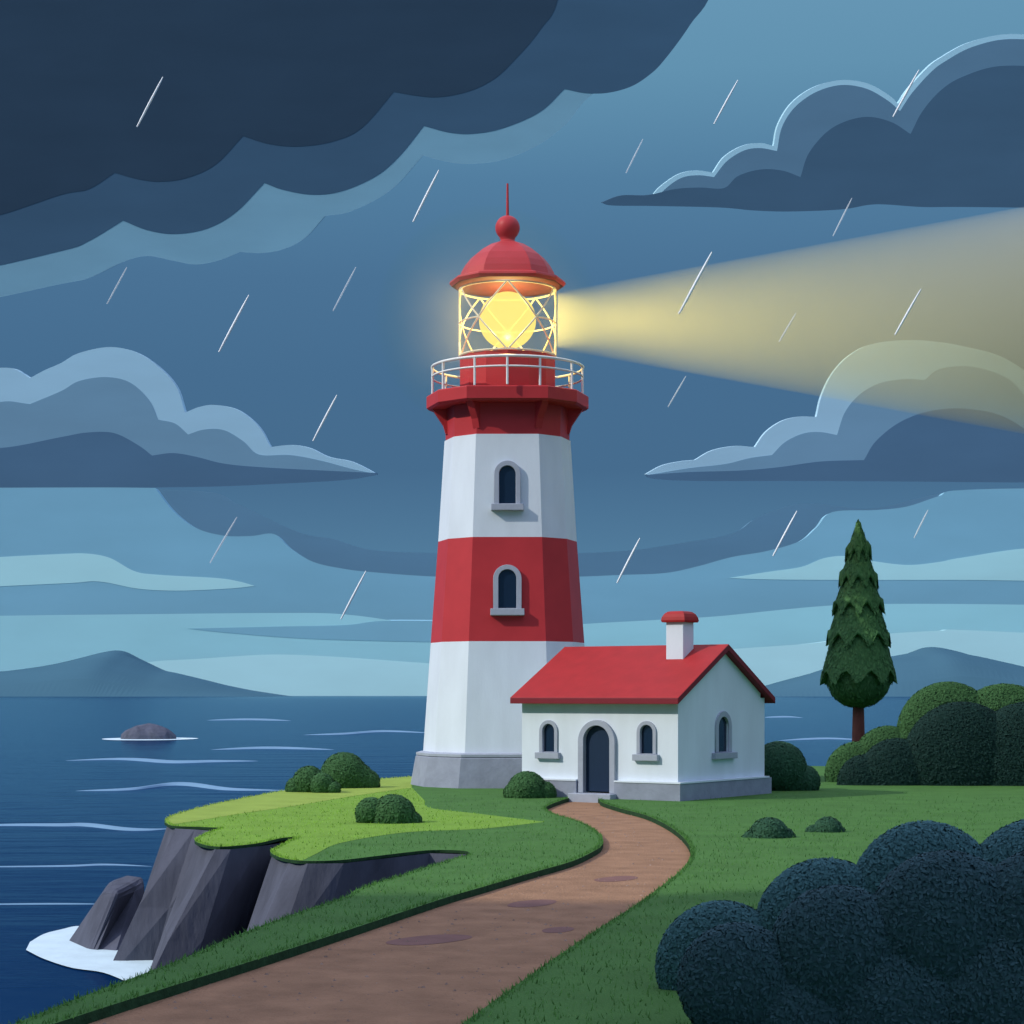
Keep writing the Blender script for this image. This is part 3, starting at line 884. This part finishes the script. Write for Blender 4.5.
G1 = 'round shrubs on the headland lawn'
shrub('shrub', 'taller rear shrub on the sea edge left of the tower', [(344, 776, 23.5), (366, 783, 14), (356, 780, 18), (330, 786, 14)], 68.5, M['leaf_mid'], group=G1)
shrub('shrub', 'low three-lobed shrub in front of the taller one on the sea edge', [(309, 782, 16), (296, 788, 10.5), (322, 785, 12, -.5), (333, 789, 8, -.6)], 65.5, M['leaf_mid'], group=G1)
shrub('shrub', 'round shrub alone on the brighter lawn above the gully', [(393, 817.5, 23), (371, 813, 15.5), (365, 820, 8.5), (411, 822, 11)], 49.9, M['leaf_mid'], group=G1)
shrub('shrub', 'rounded shrub against the plinth left of the cottage door', [(527, 791.5, 20), (516, 794, 12.5), (544, 794, 12.5)], 62.0, M['leaf_mid'], group=G1)
shrub('shrub', 'dark shrub behind the right wall of the cottage', [(779, 769, 27.5), (803, 782, 17), (790, 778, 20)], 66.8, M['leaf_deep'], group=G1)
G2 = 'small shrubs on the right lawn'
shrub('shrub', 'larger of two small dark mounds right of the path', [(769, 838, 20.5), (753, 841, 11), (784, 840, 12)], 44.8, M['leaf_deep'], leaf=0.045, group=G2)
shrub('shrub', 'smaller of two small dark mounds right of the path', [(828, 832, 15), (814, 834, 9), (836, 834, 9.5)], 46.6, M['leaf_deep'], leaf=0.045, group=G2)
shrub('hedge', 'tall green scalloped hedge in front of the conifer', [(857, 774, 32), (888, 760, 34), (948, 733, 51), (922, 764, 42), (1005, 742, 58), (960, 780, 40), (1060, 745, 60)], 73.0, M['leaf_mid'], leaf=0.06, cat='hedge', dep=0.36)
shrub('hedge', 'dark lower hedge in front of the tall scalloped one at the conifer', [(866, 783, 28.5), (897, 777, 38.5), (962, 761, 59), (925, 785, 30), (1030, 768, 66)], 70.5, M['leaf_dark'], leaf=0.06, cat='hedge', dep=0.36)
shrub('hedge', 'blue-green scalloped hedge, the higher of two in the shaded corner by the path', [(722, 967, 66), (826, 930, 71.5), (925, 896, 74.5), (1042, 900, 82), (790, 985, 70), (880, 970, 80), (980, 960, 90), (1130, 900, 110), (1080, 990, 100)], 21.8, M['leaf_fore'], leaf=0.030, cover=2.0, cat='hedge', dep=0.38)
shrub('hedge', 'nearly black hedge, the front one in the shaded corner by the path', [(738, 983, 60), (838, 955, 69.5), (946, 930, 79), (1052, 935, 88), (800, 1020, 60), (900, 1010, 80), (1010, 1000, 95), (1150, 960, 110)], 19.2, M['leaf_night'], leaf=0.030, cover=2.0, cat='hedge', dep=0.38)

# conifer
def conifer():
    Y = 75.5; x0 = 858.4
    base = Vector(((x0 - 512) / F * Y, Y, 0.0))
    k = Y / F
    t = thing('conifer', 'tall pointed conifer with jagged tiers on a red trunk above the hedge', 'tree', base)
    mb = MB(); mb.tube([(0, 0, -0.2), (0.0, 0, 1.0), (0, 0, 2.2), (0, 0, 4.0)], [0.30, 0.26, 0.23, 0.18], 12)
    obj('trunk', smooth(mb.mesh(), 60), M['bark'], t)
    def z(y): return HC + (HORIZON - y) * k
    tiers = [(520.5, 560, 0.2, 13.4), (552, 586.5, 8.5, 19.8), (578, 613.5, 14, 26.0), (604, 645, 19.5, 32.0), (634, 682.5, 25, 37.8)]
    bm = bmesh.new(); P_, N_, D_ = [], [], []
    for ti, (ya, yb, ra, rb) in enumerate(tiers):
        nseg = 64; rings = []
        lvls = [0, .25, .5, .75, .92, 1.0]
        ph = ti * 1.3
        for u in lvls:
            ring = []
            for s in range(nseg):
                a = 2 * math.pi * s / nseg
                tooth = 1 - abs((a * 9 / (2 * math.pi) + ti * .5) % 1.0 - 0.5) * 2
                rr = (ra + (rb - ra) * u ** 0.92) * k
                zz = z(ya + (yb - ya) * u)
                if u > .9: rr *= 0.96 + 0.06 * tooth; zz += (1 - tooth) * (0.55 if u == 1.0 else 0.25) - tooth * 0.12
                ring.append(bm.verts.new((rr * math.cos(a), rr * math.sin(a), zz)))
            rings.append(ring)
        inner = [bm.verts.new((v.co.x * .70, v.co.y * .70, v.co.z + 0.22)) for v in rings[-1]]
        rings.append(inner)
        for i in range(len(rings) - 1):
            for s in range(nseg):
                s2 = (s + 1) % nseg
                bm.faces.new([rings[i][s], rings[i + 1][s], rings[i + 1][s2], rings[i][s2]])
        n = int(2300 * (rb / 20) ** 1.5)
        u = rng.uniform(0, 1, n) ** 0.6; a = rng.uniform(0, 2 * math.pi, n)
        rr = (ra + (rb - ra) * u ** 0.92) * k; zz = z(ya) + (z(yb) - z(ya)) * u
        tt = 1 - np.abs((a * 9 / (2 * math.pi) + ti * .5) % 1.0 - 0.5) * 2
        ok = zz > z(yb) + (1 - tt) * 0.55 - tt * .12
        u, a, rr, zz = u[ok], a[ok], rr[ok], zz[ok]; n = len(a)
        P_.append(np.stack([rr * np.cos(a), rr * np.sin(a), zz], 1))
        sl = (rb - ra) / (yb - ya)
        nv = np.stack([np.cos(a), np.sin(a), np.full(n, sl)], 1); nv /= np.linalg.norm(nv, axis=1)[:, None]
        N_.append(nv)
        D_.append(np.stack([np.cos(a) * sl, np.sin(a) * sl, np.full(n, -1.0)], 1))
    # rounded skirt at the foot of the crown
    lob = [((0, 0, z(678)), (31.5 * k, 31.5 * k, 30 * k))]
    mx = Matrix.Translation(lob[0][0]) @ Matrix.Diagonal((31 * k, 31 * k, 29.4 * k, 1))
    bmesh.ops.create_icosphere(bm, subdivisions=4, radius=1, matrix=mx)
    pp, nn = shell_points(lob, 190, -99)
    P_.append(pp); N_.append(nn); D_.append(np.tile([0, 0, -1.0], (len(pp), 1)))
    for f in bm.faces: f.smooth = True
    me = bpy.data.meshes.new('m'); bmesh.ops.recalc_face_normals(bm, faces=bm.faces); bm.to_mesh(me); bm.free()
    lm = leaves_mesh(np.concatenate(P_), np.concatenate(N_), 0.10, 0.16, 0.025, np.concatenate(D_))
    obj('crown', merge([me, lm]), M['needle'], t)
conifer()

# ================================================================== CLOUDS
def cloud_shape(px, Y):
    return [(w.x, w.z) for w in (P(p.x, p.y, Y) for p in px)]

def cloud_part(name, top, bottom, Y, depth, m, parent=None, bev_px=0.0, lean=0.0):
    """closed outline = spline(top) + spline(bottom)"""
    pts = spline(top, 7) + spline(bottom, 7)[0:]
    clean = [pts[0]]
    for p in pts[1:]:
        if (p - clean[-1]).length > 0.3: clean.append(p)
    if (clean[0] - clean[-1]).length < 0.3: clean.pop()
    loc = P(512, 500, Y)
    lp = [(x - 0.0, z) for x, z in cloud_shape(clean, Y)]
    me = prism([lp], Y, Y + depth, bev_px / F * Y, 2)
    for v in me.vertices: v.co.z += (v.co.y - Y) * lean      # the body leans back as it rises
    if parent is not None:
        l = parent.location
        for v in me.vertices: v.co = v.co - l
    return obj(name, me, m, parent)

ILL = (1.95, 1.62, 1.31)
def cm(name, rgb, thin=0.0): return cl(name, rgb, ILL, thin)

# storm cloud over the top left
Y0 = 9400
core_low = [(-260, 215), (-150, 235), (-60, 228), (0, 215), (61, 194.8), (89, 189), (114.7, 172.8, 1), (137.6, 179), (159.6, 181.6), (186.5, 178), (215.7, 164.5), (243, 136, 1), (269.5, 144), (298.8, 146.4), (333, 141.5), (362, 127.8), (394, 91.7, 1), (416, 95.6), (440, 97), (469.6, 91), (494, 79), (513.6, 61), (540, 30), (560, -10), (575, -150)]
mid_low = [(-300, 260), (-160, 285), (-50, 275), (61, 251), (89, 241), (123, 220.6, 1), (147, 230), (174, 234), (206, 229), (235, 213), (264.5, 183, 1), (284, 190), (313, 194.7), (342.6, 191), (377, 175.7), (401, 154.7), (424, 126, 1), (450, 132.7), (474.5, 133.7), (504, 128), (540, 112), (564.7, 89, 1), (585, 93), (607, 93), (630, 87), (648, 76), (663.5, 61), (690, 25), (715, -20), (735, -160)]
fringe_low = [(-320, 300), (-180, 315), (-60, 308), (61, 284), (89, 278), (123, 262), (147, 256), (172, 260.5), (196, 264.5), (220, 260), (240, 252, 1), (262, 253), (284, 249), (305, 238), (325, 216, 1), (352, 211), (391, 190), (423, 155.5, 1), (445, 161.5), (470, 164), (504, 159.6), (540, 144), (567, 123), (589, 97), (640, 60), (690, 0), (720, -160)]
sc = thing('storm_cloud', 'great dark scalloped storm cloud over the top left of the sky', 'cloud', P(300, 60, Y0))
cloud_part('dark_core', core_low, [(575, -150), (-260, -150)], Y0, 50, cm('storm_core', (38, 58, 80)), sc, lean=0.3)
cloud_part('middle_layer', mid_low, [(735, -160), (-300, -160)], Y0 + 1, 55, cm('storm_middle', (50, 78, 106)), sc, lean=0.3)
cloud_part('pale_fringe', fringe_low, [(720, -170), (-320, -170)], Y0 + 2, 60, cm('storm_fringe', (104, 150, 180), 0.25), sc, lean=0.3)

# upper right cloud
Y1 = 9000
ur_rim = [(645, 205), (652, 196), (661, 186), (679, 174), (697, 170.5), (713, 172.5, 1), (724, 157), (742, 146), (760, 143), (773.6, 146, 1), (778, 125), (791.6, 103), (814, 87), (841, 80), (868, 83.6), (890, 96), (898, 104, 1), (908, 89), (926, 69), (940, 58), (970, 42), (1010, 34), (1060, 40), (1090, 60, 1), (1130, 50), (1200, 80), (1260, 140)]
ur_mid = [(651, 206), (664, 190), (681, 178), (698, 175.2), (714, 177, 1), (727, 161), (744, 150.5), (760, 148), (777, 151, 1), (782, 127), (795, 107), (816, 92), (841, 85), (866, 88.5), (887, 100), (900, 111, 1), (912, 93), (930, 73), (944, 62), (972, 47), (1010, 39), (1060, 45), (1090, 66, 1), (1130, 55), (1200, 85), (1256, 140)]
ur_dark = [(601, 202.6), (621, 195.5), (648, 195), (675, 189), (700, 187.5), (724, 188), (738, 176), (760, 169.5), (782, 170.5), (800.5, 177, 1), (809.5, 152), (832, 128), (863, 117), (890, 121.5), (910.6, 134, 1), (922, 112), (940, 91), (962, 77), (1000, 66), (1050, 70), (1090, 92, 1), (1140, 80), (1200, 105), (1240, 150)]
ur_bot = [(1250, 205), (1100, 208), (963, 207), (922, 207), (886, 204.5), (868, 205), (841, 209.5), (791, 211.5), (755, 210.6), (719, 207.5), (652, 206), (612, 205.5), (601, 202.6)]
ur = thing('storm_cloud', 'dark heaped cloud with a thin pale rim above the light beam', 'cloud', P(850, 170, Y1))
cloud_part('dark_core', ur_dark, ur_bot, Y1, 40, cm('heap_core', (55, 84, 112)), ur, lean=0.27)
cloud_part('middle_layer', ur_mid, [(1256, 203), (963, 204), (700, 203), (651, 204)], Y1 + 1, 45, cm('heap_middle', (74, 108, 138)), ur, lean=0.27)
cloud_part('pale_rim', ur_rim, [(1262, 201), (963, 202), (700, 201), (645, 205)], Y1 + 2, 50, cm('heap_rim', (128, 172, 200)), ur, lean=0.27)

# left cumulus
Y2 = 8000
lc = thing('cumulus_cloud', 'pale topped cumulus cloud low on the left, its flat tail pointing at the tower', 'cloud', P(150, 440, Y2))
l_pale = [(-190, 440), (-150, 400), (-90, 385), (-50, 392, 1), (-20, 372), (10, 368), (30, 378, 1), (45, 370), (61, 363), (79, 353), (110, 347), (137.7, 353), (161, 369), (177, 388), (185, 412.6, 1), (200, 406.7), (216, 405), (239, 410.6), (259, 427), (270.5, 447, 1), (290, 445), (309.5, 448), (329, 457), (352.5, 462), (377, 474)]
l_mid = [(-185, 450), (-140, 420), (-80, 410), (-40, 418, 1), (0, 402), (30, 404, 1), (61, 391), (79, 381), (106, 377), (130, 382.5), (149, 400), (158, 419.6, 1), (175, 423.5), (188, 434.5, 1), (204, 429.5), (223.6, 430), (243, 441), (259, 454.5), (290, 455), (321, 460.6), (352.5, 469), (377, 474)]
l_dark = [(-180, 462), (-120, 448), (-60, 446), (0, 448), (61, 437), (87, 432.5), (114, 433), (138, 445), (152, 455.5, 1), (173, 453), (196, 456.7), (223.6, 463.5), (259, 467), (313.5, 470), (377, 473)]
l_bot = [(377, 475), (345, 480), (274, 484), (196, 487), (61, 488), (-60, 489), (-180, 486)]
cloud_part('dark_base', l_dark, l_bot, Y2, 40, cm('cumulus_base', (65, 98, 131)), lc, lean=0.13)
cloud_part('middle_layer', l_mid, [(370, 475), (196, 480), (61, 481), (-185, 480)], Y2 + 1, 45, cm('cumulus_middle', (92, 130, 161)), lc, lean=0.13)
cloud_part('pale_top', l_pale, [(370, 474.6), (196, 478), (61, 479), (-190, 478)], Y2 + 2, 50, cm('cumulus_top', (127, 168, 198)), lc, lean=0.13)

# right cumulus (the beam passes in front of it)
rc = thing('cumulus_cloud', 'pale topped cumulus cloud on the right, half veiled by the light beam', 'cloud', P(880, 420, Y2))
r_pale = [(645, 474.5), (662, 465.5), (680, 461.5), (695, 460, 1), (712, 450.5), (735, 446), (755, 447, 1), (766, 432), (782, 421), (800, 416.5), (816.5, 417, 1), (822, 395), (833, 373), (850, 355), (872, 344), (905, 340), (935, 341.5), (963, 346), (1000, 356), (1030, 375), (1045, 395, 1), (1080, 390), (1120, 410), (1160, 460)]
r_mid = [(650, 474.5), (690, 468), (725, 464), (750, 458), (772, 455, 1), (785, 442), (803, 433.5), (820, 432), (837, 435, 1), (845, 412), (860, 394), (880, 383), (905, 379), (925, 380, 1), (935, 371), (950, 367), (975, 367), (1010, 380), (1035, 410, 1), (1080, 405), (1120, 425), (1155, 465)]
r_dark = [(645, 475), (690, 472), (740, 470.5), (780, 467), (820, 461.5), (864, 460, 1), (876, 441), (900, 422), (930, 411), (963, 408.5), (1000, 415), (1030, 432, 1), (1080, 430), (1120, 445), (1150, 470)]
r_bot = [(1150, 484), (963, 482), (800, 481), (700, 481), (655, 479), (645, 475)]
cloud_part('dark_base', r_dark, r_bot, Y2, 40, cm('cumulus_base', (66, 99, 132)), rc, lean=0.13)
cloud_part('middle_layer', r_mid, [(1155, 478), (963, 478), (800, 478), (670, 476.5)], Y2 + 1, 45, cm('cumulus_middle', (93, 131, 163)), rc, lean=0.13)
cloud_part('pale_top', r_pale, [(1160, 476), (963, 477), (800, 477), (665, 475.5)], Y2 + 2, 50, cm('cumulus_top', (128, 168, 198)), rc, lean=0.13)

# layered banks above the horizon, nearest lowest
Yb = 7400
def bank(label, top, Y, rgb, name='cloud_bank', ybot=697):
    o = cloud_part(name, top, [(top[-1][0], ybot), (top[0][0], ybot)], Y, 70, cm(name, rgb), None, 0.0, 0.015)
    return tag(o, label, 'cloud', 'layered cloud banks above the sea horizon')
bank('dusky blue cloud bank, the highest layer behind the tower shaft', [(-330, 505), (-100, 495), (61, 490), (200, 491), (240, 505), (298, 532), (333, 539), (372, 550), (436, 553), (520, 553), (582, 553), (634, 550), (681, 543), (732, 533.5), (757, 517.5), (789, 505.6), (814, 503.5), (839, 506), (876, 508), (963, 490), (1100, 488), (1350, 490)], Yb, (78, 117, 150))
bank('wide steel-blue cloud bank below the two cumulus clouds', [(-330, 488), (-100, 488), (61, 487.5), (120, 487.5), (155, 488, 1), (173, 511), (196, 528), (223.6, 535.6), (251, 536), (274, 534), (290, 548), (313.5, 562), (345, 569), (376, 572.5), (436, 576.6), (520, 578), (583, 576.5), (619, 575), (665, 573), (697, 566.5), (732, 557), (767, 551), (800, 541), (817, 527), (832.5, 512), (876, 510), (907, 506.5), (939, 496), (963, 490), (1100, 488), (1350, 489)], Yb - 300, (101, 150, 181))
bank('lighter blue cloud bank below the long pale wisps', [(-330, 620), (-100, 617), (61, 615), (157, 614), (274, 613), (340, 614), (400, 622), (430, 630), (500, 630), (583, 624), (673, 619), (720, 616), (782, 609.7), (829, 605.6), (876, 604), (963, 604), (1100, 606), (1350, 612)], Yb - 600, (126, 179, 202))
bank('palest cloud bank resting on the sea horizon', [(-330, 690), (0, 683), (100, 672), (149, 662), (196, 659), (247, 655.5), (282, 654.5), (333, 656.7), (430, 663.5), (500, 666), (583, 664), (650, 657), (720, 650), (782, 645.6), (814, 643), (876, 634.7), (939, 630.6), (963, 630), (1100, 636), (1350, 645)], Yb - 900, (150, 206, 221))
def wisp(label, top, bot, Y, rgb):
    o = cloud_part('cloud_wisp', top, bot, Y, 120, cm('cloud_wisp', rgb), None, 0.0, 0.066)
    return tag(o, label, 'cloud', 'long thin cloud wisps over the sea')
wisp('pale cloud wisp left of the red tower band', [(-200, 575), (-80, 562), (0, 557), (61, 554), (87, 553.6), (110, 558), (134, 571), (157, 574.7), (216, 578), (239, 581.5), (255, 586)], [(255, 586), (227.5, 588.7), (177, 590.7), (138, 588.7), (98.6, 581.5), (61, 583.5), (-80, 588), (-200, 578)], Yb - 300.8, (139, 187, 206))
wisp('pale cloud wisp behind the conifer', [(729, 578), (767, 572), (801, 567), (823, 558.5), (845, 556), (870, 560.6), (907, 565), (939, 562), (963, 557.5), (1040, 548), (1120, 560), (1200, 574)], [(1200, 577), (1080, 581), (963, 580), (845, 580), (767, 579.4), (729, 578)], Yb - 300.8, (139, 187, 206))
wisp('dusky pointed cloud wisp against the left side of the tower', [(188, 628.6), (274, 626.6), (345, 625), (380, 621), (440, 621), (520, 622), (560, 630)], [(560, 640), (500, 643), (430, 642), (313.5, 639), (235, 633.5), (188, 628.6)], Yb - 600.8, (103, 152, 182))

# unseen slab added overhead to cast shade on the foreground
SUN_AZ = (-0.93, -0.367); SUN_EL = R(36)
Hh = 60.0
sh = Hh / math.tan(SUN_EL)
ox, oy = SUN_AZ[0] * sh, SUN_AZ[1] * sh
edge = [(-70, 30.5), (-30, 31.5), (-8, 32.5), (-2.7, 31.8), (-0.5, 33.4), (1.8, 31.0), (4.2, 32.3), (7, 34.0), (12, 34), (30, 31), (80, 30)]
es = spline(edge, 6)
loop = [(p.x + ox, p.y - 2.6 + oy) for p in es] + [(80 + ox, -70 + oy), (20 + ox, -90 + oy), (-70 + ox, -70 + oy)]
me = prism([loop], Hh, Hh + 5, 0.8, 3, axis='XY')
oc = cm('shade_slab', (110, 125, 140), 0.20)
tag(obj('storm_cloud', me, oc), 'unseen slab added overhead to shade the foreground path and hedge', 'cloud')

# ================================================================== RAIN
rain = [((137, 127), (163, 77), 2.4, 0, 'white rain streak in front of the darkest storm cloud core'),
        ((413, 222), (439, 170), 2.4, 0, 'white rain streak left of the spire on the dome'),
        ((219, 352), (249, 295), 2.6, 0, 'long white rain streak above the left cumulus cloud'),
        ((333, 311), (356, 267), 1.7, 1, 'faint rain streak in clear sky left of the lantern'),
        ((107, 304), (127, 267), 1.6, 1, 'faint rain streak just under the pale fringe of the storm cloud'),
        ((313, 441), (337, 395), 2.2, 0, 'white rain streak above the tail of the left cumulus cloud'),
        ((714, 124), (738, 80), 2.0, 0, 'white rain streak left of the heaped cloud with the pale rim'),
        ((626, 173), (643, 139), 1.5, 1, 'faint rain streak above the tip of the heaped cloud'),
        ((893, 117), (919, 70), 2.2, 0, 'white rain streak crossing the pale rim of the heaped cloud'),
        ((833, 236), (852, 198), 1.6, 1, 'faint rain streak at the flat bottom of the heaped cloud'),
        ((679, 314), (712, 252), 2.8, 0, 'longest white rain streak crossing the upper edge of the light beam'),
        ((779, 342), (796, 313), 1.6, 1, 'faint rain streak in the middle of the light beam'),
        ((895, 335), (921, 289), 2.3, 0, 'white rain streak in the beam above the right cumulus cloud'),
        ((668, 407), (686, 376), 1.5, 1, 'faint rain streak just below the light beam'),
        ((617, 583), (640, 538), 2.3, 0, 'white rain streak right of the red tower band'),
        ((773, 556), (797, 511), 2.2, 0, 'white rain streak under the right cumulus cloud'),
        ((914, 538), (928, 510), 1.6, 1, 'faint rain streak right of the conifer tip'),
        ((210, 563), (237, 517), 1.8, 1, 'faint rain streak above the pale wisp left of the tower'),
        ((341, 619), (366, 571), 2.2, 0, 'white rain streak left of the red tower band')]
for i, (a, b, w, faint, label) in enumerate(rain):
    Y = (84, 90, 96, 102)[i % 4]
    if 560 < a[0] and 240 < a[1] < 420: Y = 63
    A, B = P(*a, Y), P(*b, Y)
    mb = MB(); r = w * 0.5 / F * Y
    n = 8
    mb.tube([A.lerp(B, k / n) - A for k in range(n + 1)], [r * (0.25 + 0.75 * math.sin(math.pi * min(1, 0.08 + 0.9 * k / n)) ** 0.5) for k in range(n + 1)], 8)
    o = obj('rain_streak', smooth(mb.mesh(), 60), M['rain_faint'] if faint else M['rain'])
    o.location = A
    tag(o, label, 'rain', 'slanting streaks of falling rain')

# ================================================================== BEAM
zb = zlamp
bx0 = TX + 1.80
def cone(r0, r1, x0, x1, n=64):
    vs = [(0, r0 * math.cos(2 * math.pi * k / n), r0 * math.sin(2 * math.pi * k / n)) for k in range(n)] + [(x1 - x0, r1 * math.cos(2 * math.pi * k / n), r1 * math.sin(2 * math.pi * k / n)) for k in range(n)]
    fs = [[k, (k + 1) % n, n + (k + 1) % n, n + k] for k in range(n)] + [list(range(n)), [n + k for k in range(n)]]
    return fix(mesh(vs, fs))
LB = 34.0
r0 = 28.0 / PPM; slope = 0.180
beam = obj('light_beam', cone(r0, r0 + slope * LB, 0, LB), mist_mat('lit_mist', 0.022, mode='ALONG', size=0.0075, warm=0.07))
beam.location = (bx0, TY, zb)
tag(beam, kind='stuff')
ld = bpy.data.lights.new('beam_lamp', 'AREA'); ld.shape = 'DISK'; ld.size = 2 * r0 * 0.96
ld.energy = 420; ld.color = (1.0, 0.76, 0.14); ld.spread = R(60)
lo = bpy.data.objects.new('beam_lamp', ld); COL.objects.link(lo)
lo.location = (bx0 - 0.01, TY, zb); lo.rotation_euler = (0, R(-90), 0)

# mist that glows round the lantern
bm = bmesh.new(); bmesh.ops.create_icosphere(bm, subdivisions=4, radius=50 / PPM, matrix=Matrix.Translation((0.7, 0, 0)))
bmesh.ops.reverse_faces(bm, faces=bm.faces)
bmesh.ops.create_icosphere(bm, subdivisions=4, radius=112 / PPM)
me = bpy.data.meshes.new('m'); bm.to_mesh(me); bm.free()
halo = obj('lantern_mist', me, mist_mat('lantern_mist', 0.13, mode='BALL', size=112 / PPM, warm=0.015)); halo.location = (TX - 0.7, TY, zb)
tag(halo, kind='stuff')
pdl = bpy.data.lights.new('lantern_bulb', 'POINT'); pdl.energy = 2500; pdl.color = (1.0, 0.74, 0.25); pdl.shadow_soft_size = 0.02
po = bpy.data.objects.new('lantern_bulb', pdl); COL.objects.link(po)
po.location = (TX, TY, zb)

# ================================================================== LIGHT
sd = Vector((SUN_AZ[0] * math.cos(SUN_EL), SUN_AZ[1] * math.cos(SUN_EL), math.sin(SUN_EL)))
sl = bpy.data.lights.new('sun', 'SUN'); sl.energy = 2.65; sl.angle = R(0.5); sl.color = (1.0, 0.95, 0.86)
so = bpy.data.objects.new('sun', sl); COL.objects.link(so)
so.rotation_euler = (-sd).to_track_quat('-Z', 'Y').to_euler()

w = bpy.data.worlds.new('World'); scene.world = w; w.use_nodes = True
nt = w.node_tree; N, L = nt.nodes, nt.links
N.clear()
wo = N.new('ShaderNodeOutputWorld')
sky = N.new('ShaderNodeTexSky'); sky.sky_type = 'NISHITA'; sky.sun_disc = False
sky.sun_elevation = SUN_EL; sky.sun_rotation = math.atan2(SUN_AZ[0], SUN_AZ[1]) % (2 * math.pi)
b1 = N.new('ShaderNodeBackground'); b1.inputs['Strength'].default_value = 0.07
L.new(sky.outputs[0], b1.inputs['Color'])
b3 = N.new('ShaderNodeBackground'); b3.inputs['Color'].default_value = (0.66, 0.71, 1.04, 1); b3.inputs['Strength'].default_value = 1.0   # overcast veil
ad = N.new('ShaderNodeAddShader'); L.new(b1.outputs[0], ad.inputs[0]); L.new(b3.outputs[0], ad.inputs[1])
tc = N.new('ShaderNodeTexCoord'); sp = N.new('ShaderNodeSeparateXYZ')
L.new(tc.outputs['Generated'], sp.inputs[0])
mr = N.new('ShaderNodeMapRange'); mr.inputs['From Min'].default_value = 0.0; mr.inputs['From Max'].default_value = 0.4
L.new(sp.outputs['Z'], mr.inputs['Value'])
rp = N.new('ShaderNodeValToRGB')
stops = [(694, (150, 205, 220)), (620, (118, 170, 196)), (560, (82, 124, 156)), (470, (70, 108, 142)), (380, (70, 109, 144)), (280, (74, 114, 149)), (180, (82, 126, 160)), (70, (98, 146, 176)), (0, (102, 150, 180))]
cr = rp.color_ramp
while len(cr.elements) > 1: cr.elements.remove(cr.elements[-1])
for i, (y, c_) in enumerate(stops):
    pos = math.sin(math.atan((HORIZON - y) / F)) / 0.4
    e = cr.elements[0] if i == 0 else cr.elements.new(pos)
    e.position = pos; e.color = lin(c_) + [1]
L.new(mr.outputs[0], rp.inputs['Fac'])
b2 = N.new('ShaderNodeBackground'); b2.inputs['Strength'].default_value = 1.0
L.new(rp.outputs['Color'], b2.inputs['Color'])
ms = N.new('ShaderNodeMapRange'); ms.interpolation_type = 'SMOOTHSTEP'
ms.inputs['From Min'].default_value = 0.36; ms.inputs['From Max'].default_value = 0.60
L.new(sp.outputs['Z'], ms.inputs['Value'])
mx = N.new('ShaderNodeMixShader')
L.new(ms.outputs[0], mx.inputs['Fac']); L.new(b2.outputs[0], mx.inputs[1]); L.new(ad.outputs[0], mx.inputs[2])
L.new(mx.outputs[0], wo.inputs['Surface'])

# ================================================================== CAMERA
cd_ = bpy.data.cameras.new('camera'); cam = bpy.data.objects.new('camera', cd_); COL.objects.link(cam)
cd_.sensor_width = 36; cd_.sensor_fit = 'HORIZONTAL'; cd_.lens = 36 * F / 1024
cd_.shift_y = (HORIZON - 512) / 1024
cd_.clip_start = 0.5; cd_.clip_end = 200000
cam.location = (0, 0, HC); cam.rotation_euler = (R(90), 0, 0)
scene.camera = cam
vs_ = scene.view_settings
scene.display_settings.display_device = 'sRGB'
vs_.view_transform = 'Standard'; vs_.look = 'None'; vs_.exposure = 0.0; vs_.gamma = 1.0; vs_.use_curve_mapping = False
scene.render.engine = 'CYCLES'
scene.cycles.use_denoising = True
scene.cycles.max_bounces = 6; scene.cycles.diffuse_bounces = 3; scene.cycles.glossy_bounces = 3
scene.cycles.transparent_max_bounces = 12; scene.cycles.volume_bounces = 0
scene.cycles.caustics_reflective = False; scene.cycles.caustics_refractive = False
